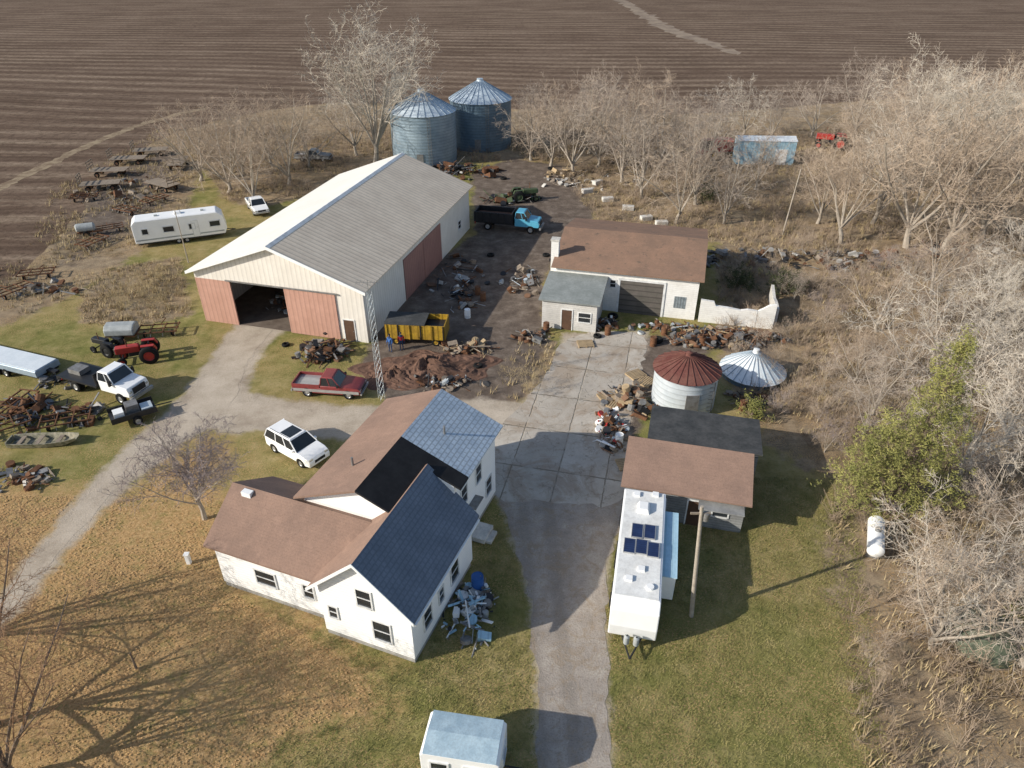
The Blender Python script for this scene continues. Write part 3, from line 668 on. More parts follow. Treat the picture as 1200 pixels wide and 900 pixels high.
def cabin(root,x0,x1,w0,z0,X0,X1,W1,z1,paint,bp=None,name='windows'):
    MB().frus(x0,x1,w0,z0,X0,X1,W1,z1).build(name,m_glass,root)
    MB().frus(X0-.06,X1+.06,W1+.03,z1-.03,X0+.05,X1-.05,W1-.06,z1+.06).build('roof',paint,root,bevel=.03)
    for sg in(-1,1):
        for a,b in((x0,X0),(x1,X1)): MB().cyl((a,sg*w0,z0),(b,sg*W1,z1),.05,n=5).build('pillar',paint,root)
        for f in (bp or []):
            MB().cyl((x0+(x1-x0)*f,sg*(w0+.0),z0),(X0+(X1-X0)*f,sg*W1,z1),.045,n=5).build('pillar',paint,root)
def lights(root,xf,xr,y,zf,zr,w=.3):
    for sg in(-1,1):
        MB().box(xf-.06,xf+.02,sg*y-w/2,sg*y+w/2,zf-.08,zf+.08).build('headlight',m_lamp,root)
        MB().box(xr-.02,xr+.06,sg*y-.08,sg*y+.08,zr-.18,zr+.18).build('taillight',m_tail,root)
def suv(loc,rz):
    t=thing('parked_car','white sport utility vehicle with dark glass roof beside the house','car',loc,rz)
    up=[(-2.42,.6),(-2.44,.95),(-2.36,1.12),(1.0,1.12),(1.9,1.04),(2.28,.92),(2.42,.7)]
    loft_body(MB(),arch_profile(-2.36,2.38,.34,[-1.42,1.45],.43,up),.98,.8).build('body',m_carwhite,t,True,bevel=.04)
    cabin(t,-2.34,1.12,.92,1.12,-2.12,.35,.74,1.72,m_carwhite,[.36,.68])
    MB().box(-.9,.15,-.55,.55,1.785,1.792).build('sunroof',m_glass,t)
    for x in(-1.42,1.45):
        for y in(-.88,.88): wheel(t,x,y,.38,.38,.24)
    MB().box(-2.2,2.2,-.8,.8,.25,.45).build('underbody',m_black,t)
    lights(t,2.33,-2.42,.68,.86,.98)
    MB().box(2.3,2.43,-.45,.45,.55,.75).build('grille',m_black,t)
    for sg in(-1,1):
        MB().box(.75,.95,sg*1.0-.1,sg*1.0+.1,1.12,1.27).build('mirror',m_carwhite,t,bevel=.02)
        MB().cyl((-1.9,sg*.66,1.80),(.1,sg*.66,1.80),.02,n=5).build('roof_rail',m_steel,t)
g=G(350,531); suv((g.x,g.y,0),R(-36))
def pickup(name,label,loc,rz,paint,lower,L=5.6,cabx=(-.45,1.15),group=None):
    t=thing(name,label,'pickup truck',loc,rz,group); a=L/2
    up=[(-a,.6),(-a,.9),(cabx[0],.9),(cabx[0],1.12),(cabx[1]+.2,1.12),(a-.25,1.02),(a,.85)]
    loft_body(MB(),arch_profile(-a,a,.42,[-a+1.2,a-1.0],.44,up),.97,.9).build('body',paint,t,True,bevel=.03)
    for y in(-.98,.98): MB().box(-a+.1,a-.1,y-.012,y+.012,.55,.80).build('side_stripe',lower,t)
    MB().box(-a,cabx[0]-.06,-.96,-.88,.9,1.18).build('bed_side',paint,t); MB().box(-a,cabx[0]-.06,.88,.96,.9,1.18).build('bed_side',paint,t)
    MB().box(cabx[0]-.12,cabx[0]-.05,-.879,.879,.9,1.18).build('bed_front',paint,t)
    MB().box(-a-.02,-a+.06,-.879,.879,.72,1.18).build('tailgate',paint,t)
    MB().box(-a+.07,cabx[0]-.13,-.87,.87,.901,.93).build('bed_floor',lower,t)
    cabin(t,cabx[0],cabx[1],.9,1.12,cabx[0]+.1,cabx[1]-.55,.74,1.78,paint,[.5])
    for x in(-a+1.2,a-1.0):
        for y in(-.86,.86): wheel(t,x,y,.39,.39,.25)
    lights(t,a-.02,-a-.04,.72,.78,.9)
    MB().box(a,a+.12,-.95,.95,.45,.6).build('bumper',m_rim,t); MB().box(-a-.15,-a-.03,-.95,.95,.45,.6).build('bumper',m_rim,t)
    MB().box(a-.03,a+.03,-.5,.5,.66,.88).build('grille',m_black,t)
    MB().box(-a+.2,a-.2,-.75,.75,.3,.5).build('underbody',m_black,t)
    for sg in(-1,1): MB().box(cabx[1]-.2,cabx[1]-.05,sg*1.04-.08,sg*1.04+.08,1.12,1.32).build('mirror',m_black,t)
    return t
g=G(388,459); pickup('pickup_truck','maroon and silver pickup truck parked in front of the barn',(g.x,g.y,0),R(-7),m_maroon,m_silver)
def duty_truck(name,label,loc,rz,paint,bed,L=8.0,kind='dump'):
    t=thing(name,label,'truck',loc,rz); a=L/2
    MB().box(-a,a-.3,-.45,.45,.65,.85).build('chassis',m_black,t)
    MB().prism([(a-3.1,.75),(a-.1,.75),(a,1.1),(a-.15,1.55),(a-1.5,1.7),(a-3.1,1.75)],'y',-1.0,1.0).build('hood',paint,t,bevel=.06)
    cabin(t,a-3.08,a-1.45,.98,1.72,a-2.95,a-1.95,.85,2.45,paint,[.6])
    MB().box(a-.02,a+.05,-.6,.6,.95,1.45).build('grille',m_black,t)
    MB().box(a,a+.2,-1.1,1.1,.55,.8).build('bumper',m_rim,t)
    lights(t,a,-a,.8,1.2,.8,.22)
    x1=a-3.3
    if kind=='dump':
        m=MB().box(-a,x1,-1.2,1.2,1.05,1.15).box(-a,x1,-1.2,-1.12,1.15,2.3).box(-a,x1,1.12,1.2,1.15,2.3).box(x1-.08,x1,-1.12,1.12,1.15,2.5).box(-a,-a+.08,-1.12,1.12,1.15,2.2)
        for k in range(6):
            x=-a+.3+k*(x1+a-.5)/5
            m.box(x,x+.1,-1.28,-1.2,1.05,2.3).box(x,x+.1,1.2,1.28,1.05,2.3)
        m.build('dump_bed',bed,t)
        MB().box(-a+.1,x1-.1,-1.1,1.1,1.16,1.7).build('load',m_soil,t)
    else:
        MB().box(-a,x1,-1.2,1.2,1.05,1.2).build('flatbed',bed,t)
        MB().box(x1-.08,x1,-1.1,1.1,1.2,2.2).build('headache_rack',bed,t)
        MB().box(-a+.6,-a+1.9,-.5,.5,1.201,1.6).build('toolbox',m_steel,t)
    for y in(-.98,.98): wheel(t,a-1.1,y,.48,.48,.28)
    for y in(-1.0,-.7,.7,1.0): wheel(t,-a+1.7,y,.48,.48,.26)
    for sg in(-1,1): MB().box(a-1.7,a-1.55,sg*1.15-.1,sg*1.15+.1,1.6,2.1).build('mirror',m_black,t)
    return t
g=G(596,268); duty_truck('dump_truck','light blue dump truck with black box behind the barn',(g.x,g.y,0),R(-14),m_blue,m_black,8.2)
g=G(122,462); duty_truck('flatbed_truck','white flatbed truck with black deck on the left lawn',(g.x,g.y+.6,0),R(-22),m_carwhite,m_black,7.6,'flat')
g=G(10,434); t=thing('flat_trailer','long low pale blue grey trailer behind the white flatbed truck','trailer',(g.x,g.y+.4,0),R(-20))
MB().prism([(-1.15,.65),(1.15,.65),(1.15,1.15),(1.05,1.22),(-1.05,1.22),(-1.15,1.15)],'x',-8.5,4.6).build('body',m_paleblue,t,bevel=.04)
MB().box(-8.4,4.5,-1.02,1.02,1.222,1.27).build('deck',mw_,t)
MB().box(-8,4.5,-1,1,.45,.64).build('chassis',m_black,t); MB().box(4.5,5.6,-.2,.2,.7,.9).build('hitch',m_black,t)
for x in(-1,0,1):
    for y in(-1.1,1.1): wheel(t,x,y,.38,.38,.24)

# ---------------------------------------------------------------- farm machines
def tractor(name,label,loc,rz,paint,scale=1):
    t=thing(name,label,'tractor',loc,rz,scale=scale)
    MB().box(.1,1.75,-.28,.28,.85,1.35).build('hood',paint,t,bevel=.05)
    MB().box(-.75,.9,-.22,.22,.55,.86).build('transmission',m_black,t)
    MB().box(1.76,1.82,-.22,.22,.9,1.28).build('grille',m_steel,t)
    MB().cyl((.9,.15,1.35),(.9,.15,2.0),.04,n=6).build('exhaust_pipe',m_rust,t)
    MB().box(-.55,-.15,-.22,.22,1.05,1.12).box(-.6,-.55,-.22,.22,1.05,1.45).box(-.4,-.3,-.05,.05,.86,1.05).build('seat',m_black,t,bevel=.02)
    MB().lathe([(-.015,.17),(.015,.2),(.015,.17)],12,(.1,0,1.5)).cyl((.25,0,1.3),(.1,0,1.5),.02,n=5).build('steering_wheel',m_black,t)
    for sg in(-1,1):
        MB().prism([(-1.12,1.0),(-.95,1.36),(-.05,1.40),(-.05,1.34),(-.9,1.30),(-1.05,1.0)],'y',sg*.5-.16,sg*.5+.16).build('fender',paint,t)
        wheel(t,-.5,sg*.8,.68,.68,.36,paint); wheel(t,1.45,sg*.6,.34,.34,.18,paint)
    MB().cyl((-.5,-.7,.68),(-.5,.7,.68),.09,n=6).build('axle',m_black,t)
    MB().cyl((1.45,-.55,.36),(1.45,.55,.36),.06,n=6).build('axle',m_black,t)
g=G(170,421); tractor('tractor','small red tractor on the lawn left of the barn',(g.x,g.y,0),R(200),m_red,1.15)
g=G(131,413); tractor('tractor','dark old tractor beside the red tractor',(g.x,g.y,0),R(160),m_black,.95)
g=G(976,174); tractor('tractor','red tractor half hidden among bare trees at upper right',(g.x,g.y,0),R(160),m_red,1.7)
g=G(612,238); tractor('tractor','old green tractor in the clutter behind the barn',(g.x,g.y+1,0),R(10),m_green,1.2)
g=G(840,184)
def combine(loc,rz):
    t=thing('combine_harvester','faded red combine harvester next to the pale blue shed','combine',loc,rz)
    MB().prism([(-2.6,1.0),(1.8,.9),(1.8,2.6),(.4,3.0),(-2.6,2.7)],'y',-1.1,1.1).build('body',m_red,t,bevel=.06)
    MB().box(1.82,3.0,-.8,.8,1.4,3.0).build('cab',m_glass,t); MB().box(1.75,3.1,-.85,.85,3.0,3.12).build('cab_roof',m_red,t)
    MB().prism([(2.4,1.2),(4.2,.3),(4.4,.5),(3.0,1.5)],'y',-.6,.6).build('feeder',m_red,t); MB().box(4.1,4.8,-1.9,1.9,.2,.75).build('header',m_steel,t)
    for y in(-1.3,1.3): wheel(t,1.6,y,.8,.8,.5,m_yellow); wheel(t,-1.9,y*.85,.45,.45,.3,m_yellow)
    MB().cyl((-.5,1.0,2.7),(-.5,3.2,3.2),.15,n=8).build('unloading_auger',m_red,t)
combine((g.x,g.y,0),R(200))
def wagon_proto():
    t=thing('hay_wagon','','wagon')
    m=MB()
    for k in range(9): m.box(-2.6,2.6,-1.15+k*.26,-1.15+k*.26+.245,.95,1.0)
    m.build('deck',m_wood,t)
    MB().box(-2.6,2.6,-.6,-.5,.8,.949).box(-2.6,2.6,.5,.6,.8,.949).box(-1.7,-1.5,-.8,.8,.5,.8).box(1.5,1.7,-.8,.8,.5,.8).cyl((1.6,0,.6),(4.2,0,.3),.05,n=5).build('running_gear',m_rust,t)
    r_=MB()
    for y in(-1.0,0,1.0): r_.box(-2.6,-2.52,y-.04,y+.04,1.0,2.3)
    for z in(1.4,1.8,2.2): r_.box(-2.66,-2.59,-1.1,1.1,z,z+.12)
    r_.build('rear_rack',m_wood,t)
    for x in(-1.6,1.6):
        for y in(-.85,.85): wheel(t,x,y,.38,.38,.2,m_rimrust)
    return t
def wheel_y(t,x):
    q=MB().lathe([(-.09,.2),(-.09,.36),(.09,.36),(.09,.2)],16,(x,-.5,.37),'x').build('wheel',m_rubber,t,True)
    MB().cyl((x-.08,-.5,.37),(x+.08,-.5,.37),.2,n=10).build('rim',m_rimrust,q)
def implement_proto():
    t=thing('cultivator','','farm implement'); m=MB()
    for y in(-1,0,1): m.box(-2.2,2.2,y-.06,y+.06,.75,.87)
    for x in(-2.1,-.7,.7,2.1): m.box(x-.05,x+.05,-1.1,1.1,.86,.96)
    m.cyl((0,1,.8),(0,3.2,.5),.06,n=5)
    m.build('frame',m_rust,t)
    for i in range(10):
        x=-2+i*.44; y=(-1,0,1)[i%3]; MB().cyl((x,y,.75),(x,y-.25,.4),.03,n=4).cyl((x,y-.25,.42),(x,y+.1,.05),.03,n=4).build('tine',m_steel,t)
    for x in(-1.5,1.5): wheel_y(t,x)
    return t
def place(proto,first,px,py,rz,label,scale=1,group=None):
    o=proto if first else copy_tree(proto); g=G(px,py)
    o.location=(g.x,g.y,0); o.rotation_euler=(0,0,R(rz)); o.scale=(scale,)*3; o['label']=label
    if group: o['group']=group
    return o
WL='old flat hay wagon in the line parked along the ploughed field'
wp=wagon_proto()
for i,(px,py,a) in enumerate([(178,182,12),(152,192,8),(130,206,5),(120,222,15),(210,196,100),(192,222,150)]):
    place(wp,i==0,px,py,a,WL,1.0,'hay wagons along the field edge')
ip=implement_proto()
for i,(px,py,a,l) in enumerate([(100,235,20,0),(150,250,-25,0),(128,272,30,0),(182,238,60,0),(45,325,15,1),(18,345,60,1),(80,498,20,2),(20,480,80,2),(188,392,10,3),(8,505,40,2),(110,288,70,0)]):
    place(ip,i==0,px,py,a,['rusty tined implement parked between field and white camper','rusty tined implement alone in the field edge at far left','rusty farm implement on the left lawn near the boat','rusty implement frame on the lawn just left of the barn'][l],.8,['implements near the camper','implements at far left','implements near the boat','implement by the barn'][l])
g=G(103,276); t=thing('tank_trailer','small white cylindrical tank on wheels among the parked implements','tank trailer',(g.x,g.y,0),R(20))
MB().lathe([(-1.1,.02),(-1.05,.35),(-.9,.5),(.9,.5),(1.05,.35),(1.1,.02)],18,(0,0,1.05),'x').build('tank',m_tarp,t,True)
MB().box(-1,1.8,-.3,.3,.4,.52).build('frame',m_rust,t)
for y in(-.6,.6): wheel(t,0,y,.36,.36,.2,m_rimrust)
g=G(146,396); t=thing('covered_cart','small cart covered by a pale grey tarp near the tractors','cart',(g.x,g.y,0),R(5))
MB().prism([(-.8,.6),(.8,.6),(.75,1.3),(.3,1.55),(-.4,1.5),(-.8,1.2)],'x',-1.3,1.3).build('tarp',m_tarp,t,bevel=.1)
MB().box(-1.3,1.3,-.7,.7,.45,.599).build('chassis',m_rust,t)
for y in(-.75,.75): wheel(t,0,y,.34,.34,.18)
g=G(160,490); t=thing('utility_trailer','cluttered dark trailer with pale crates right below the white truck','trailer',(g.x,g.y,0),R(35))
MB().box(-1.7,1.5,-.9,.9,.55,.65).box(-1.7,1.5,-.9,-.84,.65,1.0).box(-1.7,1.5,.84,.9,.65,1.0).cyl((1.4,0,.6),(2.7,0,.5),.05,n=5).build('bed',m_black,t)
MB().box(-1.4,-.7,-.6,.2,.651,1.2).build('crate',m_white,t); MB().box(-.5,.4,-.3,.6,.651,1.35).build('crate',m_steel,t); MB().box(.5,1.3,-.7,.3,.651,1.0).build('crate',m_galv_roof,t)
for y in(-1,1): wheel(t,0,y,.35,.35,.2)
g=G(54,520); t=thing('boat','faded tan flat bottomed boat lying on the lawn at left','boat',(g.x,g.y,0),R(3))
bm=MB(); st=[(-2.4,.62,.0,.5),(-1.2,.72,.0,.5),(.4,.72,.0,.5),(1.5,.6,.08,.55),(2.4,.35,.4,.66)]
vs=[]
for x,wd,zb_,zt in st: vs+=[(x,-wd,zt),(x,-wd*.75,zb_+.05),(x,wd*.75,zb_+.05),(x,wd,zt),(x,wd*.9,zt),(x,wd*.68,zb_+.12),(x,-wd*.68,zb_+.12),(x,-wd*.9,zt)]
fs=[]
for i in range(4):
    for k in range(8): fs.append((i*8+k,i*8+(k+1)%8,(i+1)*8+(k+1)%8,(i+1)*8+k))
fs+=[(0,1,6,7),(1,2,5,6),(2,3,4,5)]+[tuple(32+q for q in f) for f in((0,1,6,7),(1,2,5,6),(2,3,4,5))]
mgb=M('faded_tan_hull',(.38,.34,.25),(.12,.12,.08),3,.6)
bm.add(vs,fs).build('hull',mgb,t)
for x in(-1.6,-.3,1.1): MB().box(x-.15,x+.15,-.52,.52,.36,.41).build('seat',m_wood,t)
MB().box(-2.5,-2.41,-.5,.5,.12,.55).build('transom',mgb,t)
g=G(1022,640); t=thing('propane_tank','white horizontal propane tank on the lawn beside bare shrubs','tank',(g.x,g.y,0),R(66))
MB().lathe([(-1.6,.02),(-1.55,.28),(-1.35,.48),(1.35,.48),(1.55,.28),(1.6,.02)],24,(0,0,.85),'x').build('tank_shell',m_white,t,True)
for x in(-1,1): MB().box(x-.06,x+.06,-.35,.35,0,.5).build('leg',m_steel,t)
MB().cyl((0,0,1.3),(0,0,1.5),.18,n=12).build('valve_dome',m_steel,t)
g=G(1150,748); t=thing('covered_heap','low olive green tarp covered mound under the lower right trees','tarp',(g.x,g.y,0),0)
MB().lathe([(0,1.9),(.5,1.75),(1.0,1.4),(1.3,.8),(1.42,.02)],18).build('tarp',M('olive_tarp',(.13,.15,.10),(.085,.10,.065),1,.7),t,True)
MB().lathe([(.02,1.98),(.1,1.95)],18).build('rope',m_wood,t)
g=G(488,398); t=thing('grain_wagon','yellow slatted box wagon with dark top next to the barn','wagon',(g.x+.2,g.y,0),R(-5))
m_=MB().box(-2.7,2.7,-1.2,1.2,.7,.82).box(-2.7,2.7,-1.2,-1.12,.82,2.1).box(-2.7,2.7,1.12,1.2,.82,2.1).box(-2.7,-2.62,-1.12,1.12,.82,2.1).box(2.62,2.7,-1.12,1.12,.82,2.1)
m_.build('box',m_yellow,t)
MB().box(-2.75,.9,-1.22,1.22,2.11,2.17).build('cover',m_dark_roof,t); MB().box(-2.6,2.6,-1.1,1.1,.83,1.6).build('load',m_black,t)
for k in range(6): MB().box(-2.6+k*1.02,-2.5+k*1.02,-1.28,-1.201,.7,2.1).build('stake',m_black if k%2 else m_yellow,t)
for x in(-1.8,1.8):
    for y in(-1,1): wheel(t,x,y,.38,.38,.22,m_yellow)
g=G(895,192); t=thing('metal_shed','pale blue corrugated metal shed among the trees at upper right','shed',(g.x,g.y+1,0),R(-3))
MB().box(-4.4,4.4,-1.5,1.5,0,3.6).build('wall',m_blue2,t); MB().prism([(-1.6,3.6),(1.6,3.6),(0,4.1)],'x',-4.5,4.5).build('roof',mw_,t)
MB().slab('-y',-1.5,1.4,3.2,0,2.4,0,.04).build('door',m_white,t)
g=G(368,188); pickup('pickup_truck','grey pickup truck under the trees behind the barn',(g.x,g.y,0),R(-4),m_steel,m_silver)
g=G(300,250); pickup('pickup_truck','white pickup truck tucked behind the far left barn corner',(g.x,g.y+1,0),R(-60),m_carwhite,m_silver,5.2)
# ---------------------------------------------------------------- poles
def pole(name,label,px,py,hh,r_=.12,lean=(0,0),arm=True):
    g=G(px,py); t=thing(name,label,'pole',(g.x,g.y,0))
    MB().cyl((0,0,0),(lean[0],lean[1],hh),r_,r_*.7,10).build('pole_shaft',m_bark,t,True)
    if arm:
        MB().box(lean[0]-.5,lean[0]+.5,lean[1]-.04,lean[1]+.04,hh-.5,hh-.4).build('crossarm',m_wood,t)
        MB().lathe([(hh-.9,.02),(hh-.9,.16),(hh-.45,.16),(hh-.4,.02)],10,(lean[0]+.3,lean[1],0)).build('transformer',m_steel,t,True)
    return t
pole('utility_pole','pale wooden utility pole standing beside the solar roofed camper',810,722,8.0,.13,(-.55,0.1))
pole('utility_pole','thin pale pole beside the white camper in the field corner',221,308,6.0,.07,(0,0),False)
pole('utility_pole','wooden pole in the scrub behind the workshop, left one',853,250,7,.1,(.3,0),False)
pole('utility_pole','wooden pole in the scrub behind the workshop, right one',917,275,8,.1,(.5,0),False)
g=G(222,660); t=thing('utility_pedestal','small white utility pedestal on the leafy lawn left of the house','pedestal',(g.x,g.y,0))
MB().box(-.12,.12,-.12,.12,0,.75).build('post',m_white,t,bevel=.02); MB().box(-.15,.15,-.15,.15,.751,.8).build('cap',m_white,t)
g=G(447,468); t=thing('antenna_tower','thin grey lattice antenna mast behind the house','tower',(g.x,g.y,0))
cs=[(.3*math.cos(a),.3*math.sin(a)) for a in(.5,2.59,4.69)]
for x,y in cs: MB().cyl((x,y,0),(x*.8,y*.8,9.5),.022,n=4).build('leg',m_galv_roof,t)
q=MB()
for k in range(15):
    for i in range(3):
        a=cs[i];b_=cs[(i+1)%3]; u0=1-.2*k/15; q.cyl((a[0]*u0,a[1]*u0,.62*k+.1),(b_[0]*u0,b_[1]*u0,.62*k+.7),.012,n=3)
q.build('bracing',m_galv_roof,t)
q=MB().cyl((0,0,9.3),(0,0,10.4),.02,n=4).cyl((-.9,0,10.2),(.9,0,10.2),.015,n=4)
for k in range(7): q.cyl((-.8+k*.26,-.5+k*.03,10.2),(-.8+k*.26,.5-k*.03,10.2),.01,n=3)
q.build('antenna',m_steel,t)

# ---------------------------------------------------------------- people
def person(label,loc,rz,jacket,hat):
    t=thing('person',label,'person',loc,rz)
    def skin(name,vs,es,rs,mat,root=0,parent=t):
        me=bpy.data.meshes.new(name); me.from_pydata(vs,es,[]); me.materials.append(mat)
        o=bpy.data.objects.new(name,me); C.objects.link(o); o.parent=parent
        o.modifiers.new('s','SKIN'); ss=o.modifiers.new('u','SUBSURF'); ss.levels=1; ss.render_levels=1
        if len(me.skin_vertices):
            for i,r_ in enumerate(rs): me.skin_vertices[0].data[i].radius=(r_,r_)
            me.skin_vertices[0].data[root].use_root=True
        return o
    vs=[(0,0,.95),(0,0,1.15),(0,0,1.4),(0,0,1.52),(0,.01,1.64),(0,0,1.74)]; rs=[.14,.13,.15,.055,.09,.07]; es=[(0,1),(1,2),(2,3),(3,4),(4,5)]
    def chain(par,pts):
        for p,r_ in pts:
            vs.append(p); rs.append(r_); es.append((par,len(vs)-1)); par=len(vs)-1
        return par
    for sg in(-1,1):
        chain(0,[((sg*.1,0,.85),.09),((sg*.12,.02*sg,.48),.06),((sg*.13,-.02,.09),.042),((sg*.14,.14,.04),.035)])
        hnd=chain(2,[((sg*.2,0,1.38),.065),((sg*.26,-.02,1.1),.045),((sg*.27,.1,.87),.032),((sg*.27,.12,.80),.03)])
        for k in range(4): chain(hnd,[((sg*.27+(k-1.5)*.002,.10+k*.018,.76),.009),((sg*.265,.11+k*.017,.71-.005*abs(k-1.5)),.008)])
        chain(hnd,[((sg*.25,.15,.79),.009),((sg*.245,.165,.755),.008)])
    skin('body',vs,es,rs,m_denim)
    skin('head',[(0,0,1.5),(0,.01,1.58),(0,.015,1.66),(0,0,1.75),(0,.105,1.64)],[(0,1),(1,2),(2,3),(2,4)],[.05,.075,.092,.06,.018],m_skin)
    vs=[(0,0,.92),(0,0,1.15),(0,0,1.4)]; rs=[.165,.15,.165]; es=[(0,1),(1,2)]
    for sg in(-1,1): chain(2,[((sg*.21,0,1.38),.078),((sg*.265,-.02,1.1),.06),((sg*.275,.09,.9),.05)])
    skin('jacket',vs,es,rs,jacket)
    MB().lathe([(1.68,.112),(1.74,.105),(1.79,.07),(1.81,.01)],12,(0,0,0)).build('cap' if hat else 'hair',hat or m_hair,t,True)
g=G(458,412); person('person in blue jacket and jeans standing by the yellow wagon',(g.x,g.y,0),R(150),m_jblue,None)
g=G(471,410); person('person in red jacket and jeans standing by the yellow wagon',(g.x,g.y,0),R(200),m_jred,m_black)

# ---------------------------------------------------------------- soil mounds and clutter
def mound(name,label,px,py,rx,ry,hh,mat,seed):
    g=G(px,py); rr=random.Random(seed); nA,nR=64,22; vs=[(0,0,hh)];fs=[]
    ph=[rr.uniform(0,6.28) for _ in range(6)]
    for j in range(1,nR+1):
        q=j/nR
        for k in range(nA):
            a=2*math.pi*k/nA; w_=1+.16*math.sin(2*a+ph[0])+.1*math.sin(5*a+ph[1])+.06*math.sin(9*a+ph[2])
            z=hh*(.5+.5*math.cos(math.pi*q))*(1+.3*math.sin(a*3+q*7+ph[3])+.2*math.sin(a*7-q*13))+rr.uniform(-.12,.12)*hh
            vs.append((math.cos(a)*rx*q*w_,math.sin(a)*ry*q*w_,-.03 if j==nR else max(z,.01)))
    for k in range(nA): fs.append((0,1+k,1+(k+1)%nA))
    for j in range(nR-1):
        for k in range(nA): fs.append((1+j*nA+k,1+j*nA+(k+1)%nA,1+(j+1)*nA+(k+1)%nA,1+(j+1)*nA+k))
    o=MB().add(vs,fs).build(name,mat,None); o.location=g; return tag(o,label,'dirt pile')
mound('dirt_mound','broad mound of reddish brown soil in front of the yellow wagon',500,432,5.5,3.4,.8,m_soil,1)
mound('dirt_mound','smaller soil mound near the lattice mast',462,440,2.8,2.0,.5,m_soil,2)
def HP(px,py,rx,ry,hh,nn,mats,seed,label,smin=.15,smax=1.0,name='scrap_pile'):
    g=G(px,py); return heap(name,label,'scrap',g.x,g.y,rx,ry,hh,nn,mats,seed,0,smin,smax)
HP(852,398,5.6,1.8,1.4,460,SC2+[m_steel,m_rust],31,'long heap of wood and scrap metal below the ruined wall',.1,.8)
HP(716,505,1.2,3.2,.7,130,SC+[m_red,m_white],32,'strip of odds and ends at the right edge of the concrete yard',.1,.6)
HP(738,470,2.2,2.2,.8,140,SC2,33,'splintered lumber heap left of the small silver bin',.1,.9)
HP(375,415,2.4,1.8,1.6,150,[m_rust,m_steel,m_black,m_rimrust],34,'rusty machinery heap at the right front corner of the barn',.2,1.1)
HP(552,722,1.6,2.3,.7,190,[m_white,m_tarp,m_steel,m_blue2,m_wood,m_black,m_steel],35,'household junk heap beside the gable end of the house',.1,.6)
HP(706,382,1.5,1.2,.9,70,SC,36,'junk heap between workshop annex and overhead door',.15,.7)
HP(625,396,2.2,1.2,.6,50,SC,37,'scattered parts in front of the workshop annex',.15,.7)
HP(540,330,3.2,8.0,.5,110,SC,38,'scattered machine parts beside the barn side wall',.12,1.0)
HP(545,202,6,4,1.4,150,[m_rust,m_black,m_steel],39,'dark rusty scrap behind the barn end',.3,1.5)
HP(600,235,4,2,1.2,90,[m_rust,m_black,m_steel,m_green],40,'machine scrap above the blue dump truck',.3,1.2)
HP(520,450,3.8,1.3,.5,80,SC,41,'low scrap line below the soil mound',.1,.7)
HP(540,408,2.6,1.2,.7,70,[m_wood,m_rust,m_newwood],42,'boards and scrap right of the yellow wagon',.15,.9)
HP(895,305,9,3,1.0,140,[m_rust,m_greyblock,m_black,m_steel,m_wood],43,'weathered scrap in scrub right of the workshop roof',.2,1.1)
HP(1010,305,6,3.5,1.0,110,[m_rust,m_greyblock,m_black],44,'scrap among bare trees at right',.2,1.1)
HP(1120,295,5,2.5,1.2,80,[m_rust,m_greyblock,m_black],45,'scrap at the far right wood edge',.2,1.1)
HP(20,490,3.0,3.0,1.0,110,[m_rust,m_steel,m_black],46,'rusty tangled machinery at the left edge of the lawn',.2,1.0)
HP(60,340,3.5,2.0,.6,50,[m_rust,m_steel,m_wood],47,'scattered rusty parts in the far left field corner',.2,1.0)
HP(875,470,2,1.4,.6,70,[m_black,m_rust,m_wood],48,'dark scrap between the two small bins',.15,.7)
HP(700,215,8,4,.4,70,[m_concrete_w,m_wood,m_greyblock,m_wood],49,'pale blocks and lumber scattered behind the workshop',.2,.9)
HP(150,225,8,6,.7,120,[m_rust,m_steel,m_wood],50,'rusty parts scattered among the parked wagons',.2,1.0)
HP(75,448,2.5,1.2,.7,60,[m_black,m_steel],51,'dark clutter between the long trailer and the white truck',.2,.7)
HP(20,560,2.5,1.5,.5,80,[m_rust,m_wood,m_steel],52,'low clutter at the left edge below the boat',.15,.7)
HP(660,205,3,1.6,1.0,60,[m_newwood,m_wood],53,'pile of cut logs and boards at the tree row behind the barn',.4,1.6)
HP(775,386,3.5,1.0,.5,70,SC,54,'scattered parts along the foot of the workshop wall',.1,.6)
HP(85,488,3,1.4,.7,50,[m_black,m_steel,m_rust],55,'black machine parts on the lawn above the boat',.2,.9)
HP(610,330,2.2,4.0,.5,60,SC,56,'loose parts left of the workshop chimney',.15,.9)
def tyre_proto():
    t=thing('tyre','','tyre'); MB().lathe([(0,.2),(0,.34),(.06,.38),(.18,.38),(.24,.34),(.24,.2),(.0,.2)],18).build('tyre_carcass',m_rubber,t,True); return t
def barrel_proto(m):
    t=thing('barrel','','barrel'); MB().lathe([(0,.01),(0,.29),(.3,.29),(.31,.305),(.33,.29),(.6,.29),(.61,.305),(.63,.29),(.88,.29),(.88,.27),(.86,.26),(.86,.01)],18).build('drum',m,t,True)
    MB().cyl((.15,0,.861),(.15,0,.89),.03,n=6).build('bung',m_steel,t); return t
def pallet_proto():
    t=thing('pallet','','pallet'); q=MB()
    for k in range(7): q.box(-.6,.6,-.5+k*.15,-.5+k*.15+.1,.12,.145)
    for x in(-.55,0,.55): q.box(x-.04,x+.04,-.5,.5,0,.1195)
    q.build('deck',m_newwood,t); return t
tp=tyre_proto(); TY=[(640,300),(648,306),(575,300),(540,345),(718,372),(700,395),(770,400),(525,420),(335,405),(560,430),(655,375),(590,210),(645,198),(628,400),(880,405),(20,470),(45,480)]
for i,(px,py) in enumerate(TY):
    place(tp,i==0,px,py,rnd.uniform(0,360),'black tyre lying flat among the yard clutter',rnd.uniform(.9,1.4),'loose tyres')
bp=barrel_proto(m_bluep); place(bp,True,560,690,0,'blue plastic barrel against the right house wall',1.2)
bq=barrel_proto(m_rust)
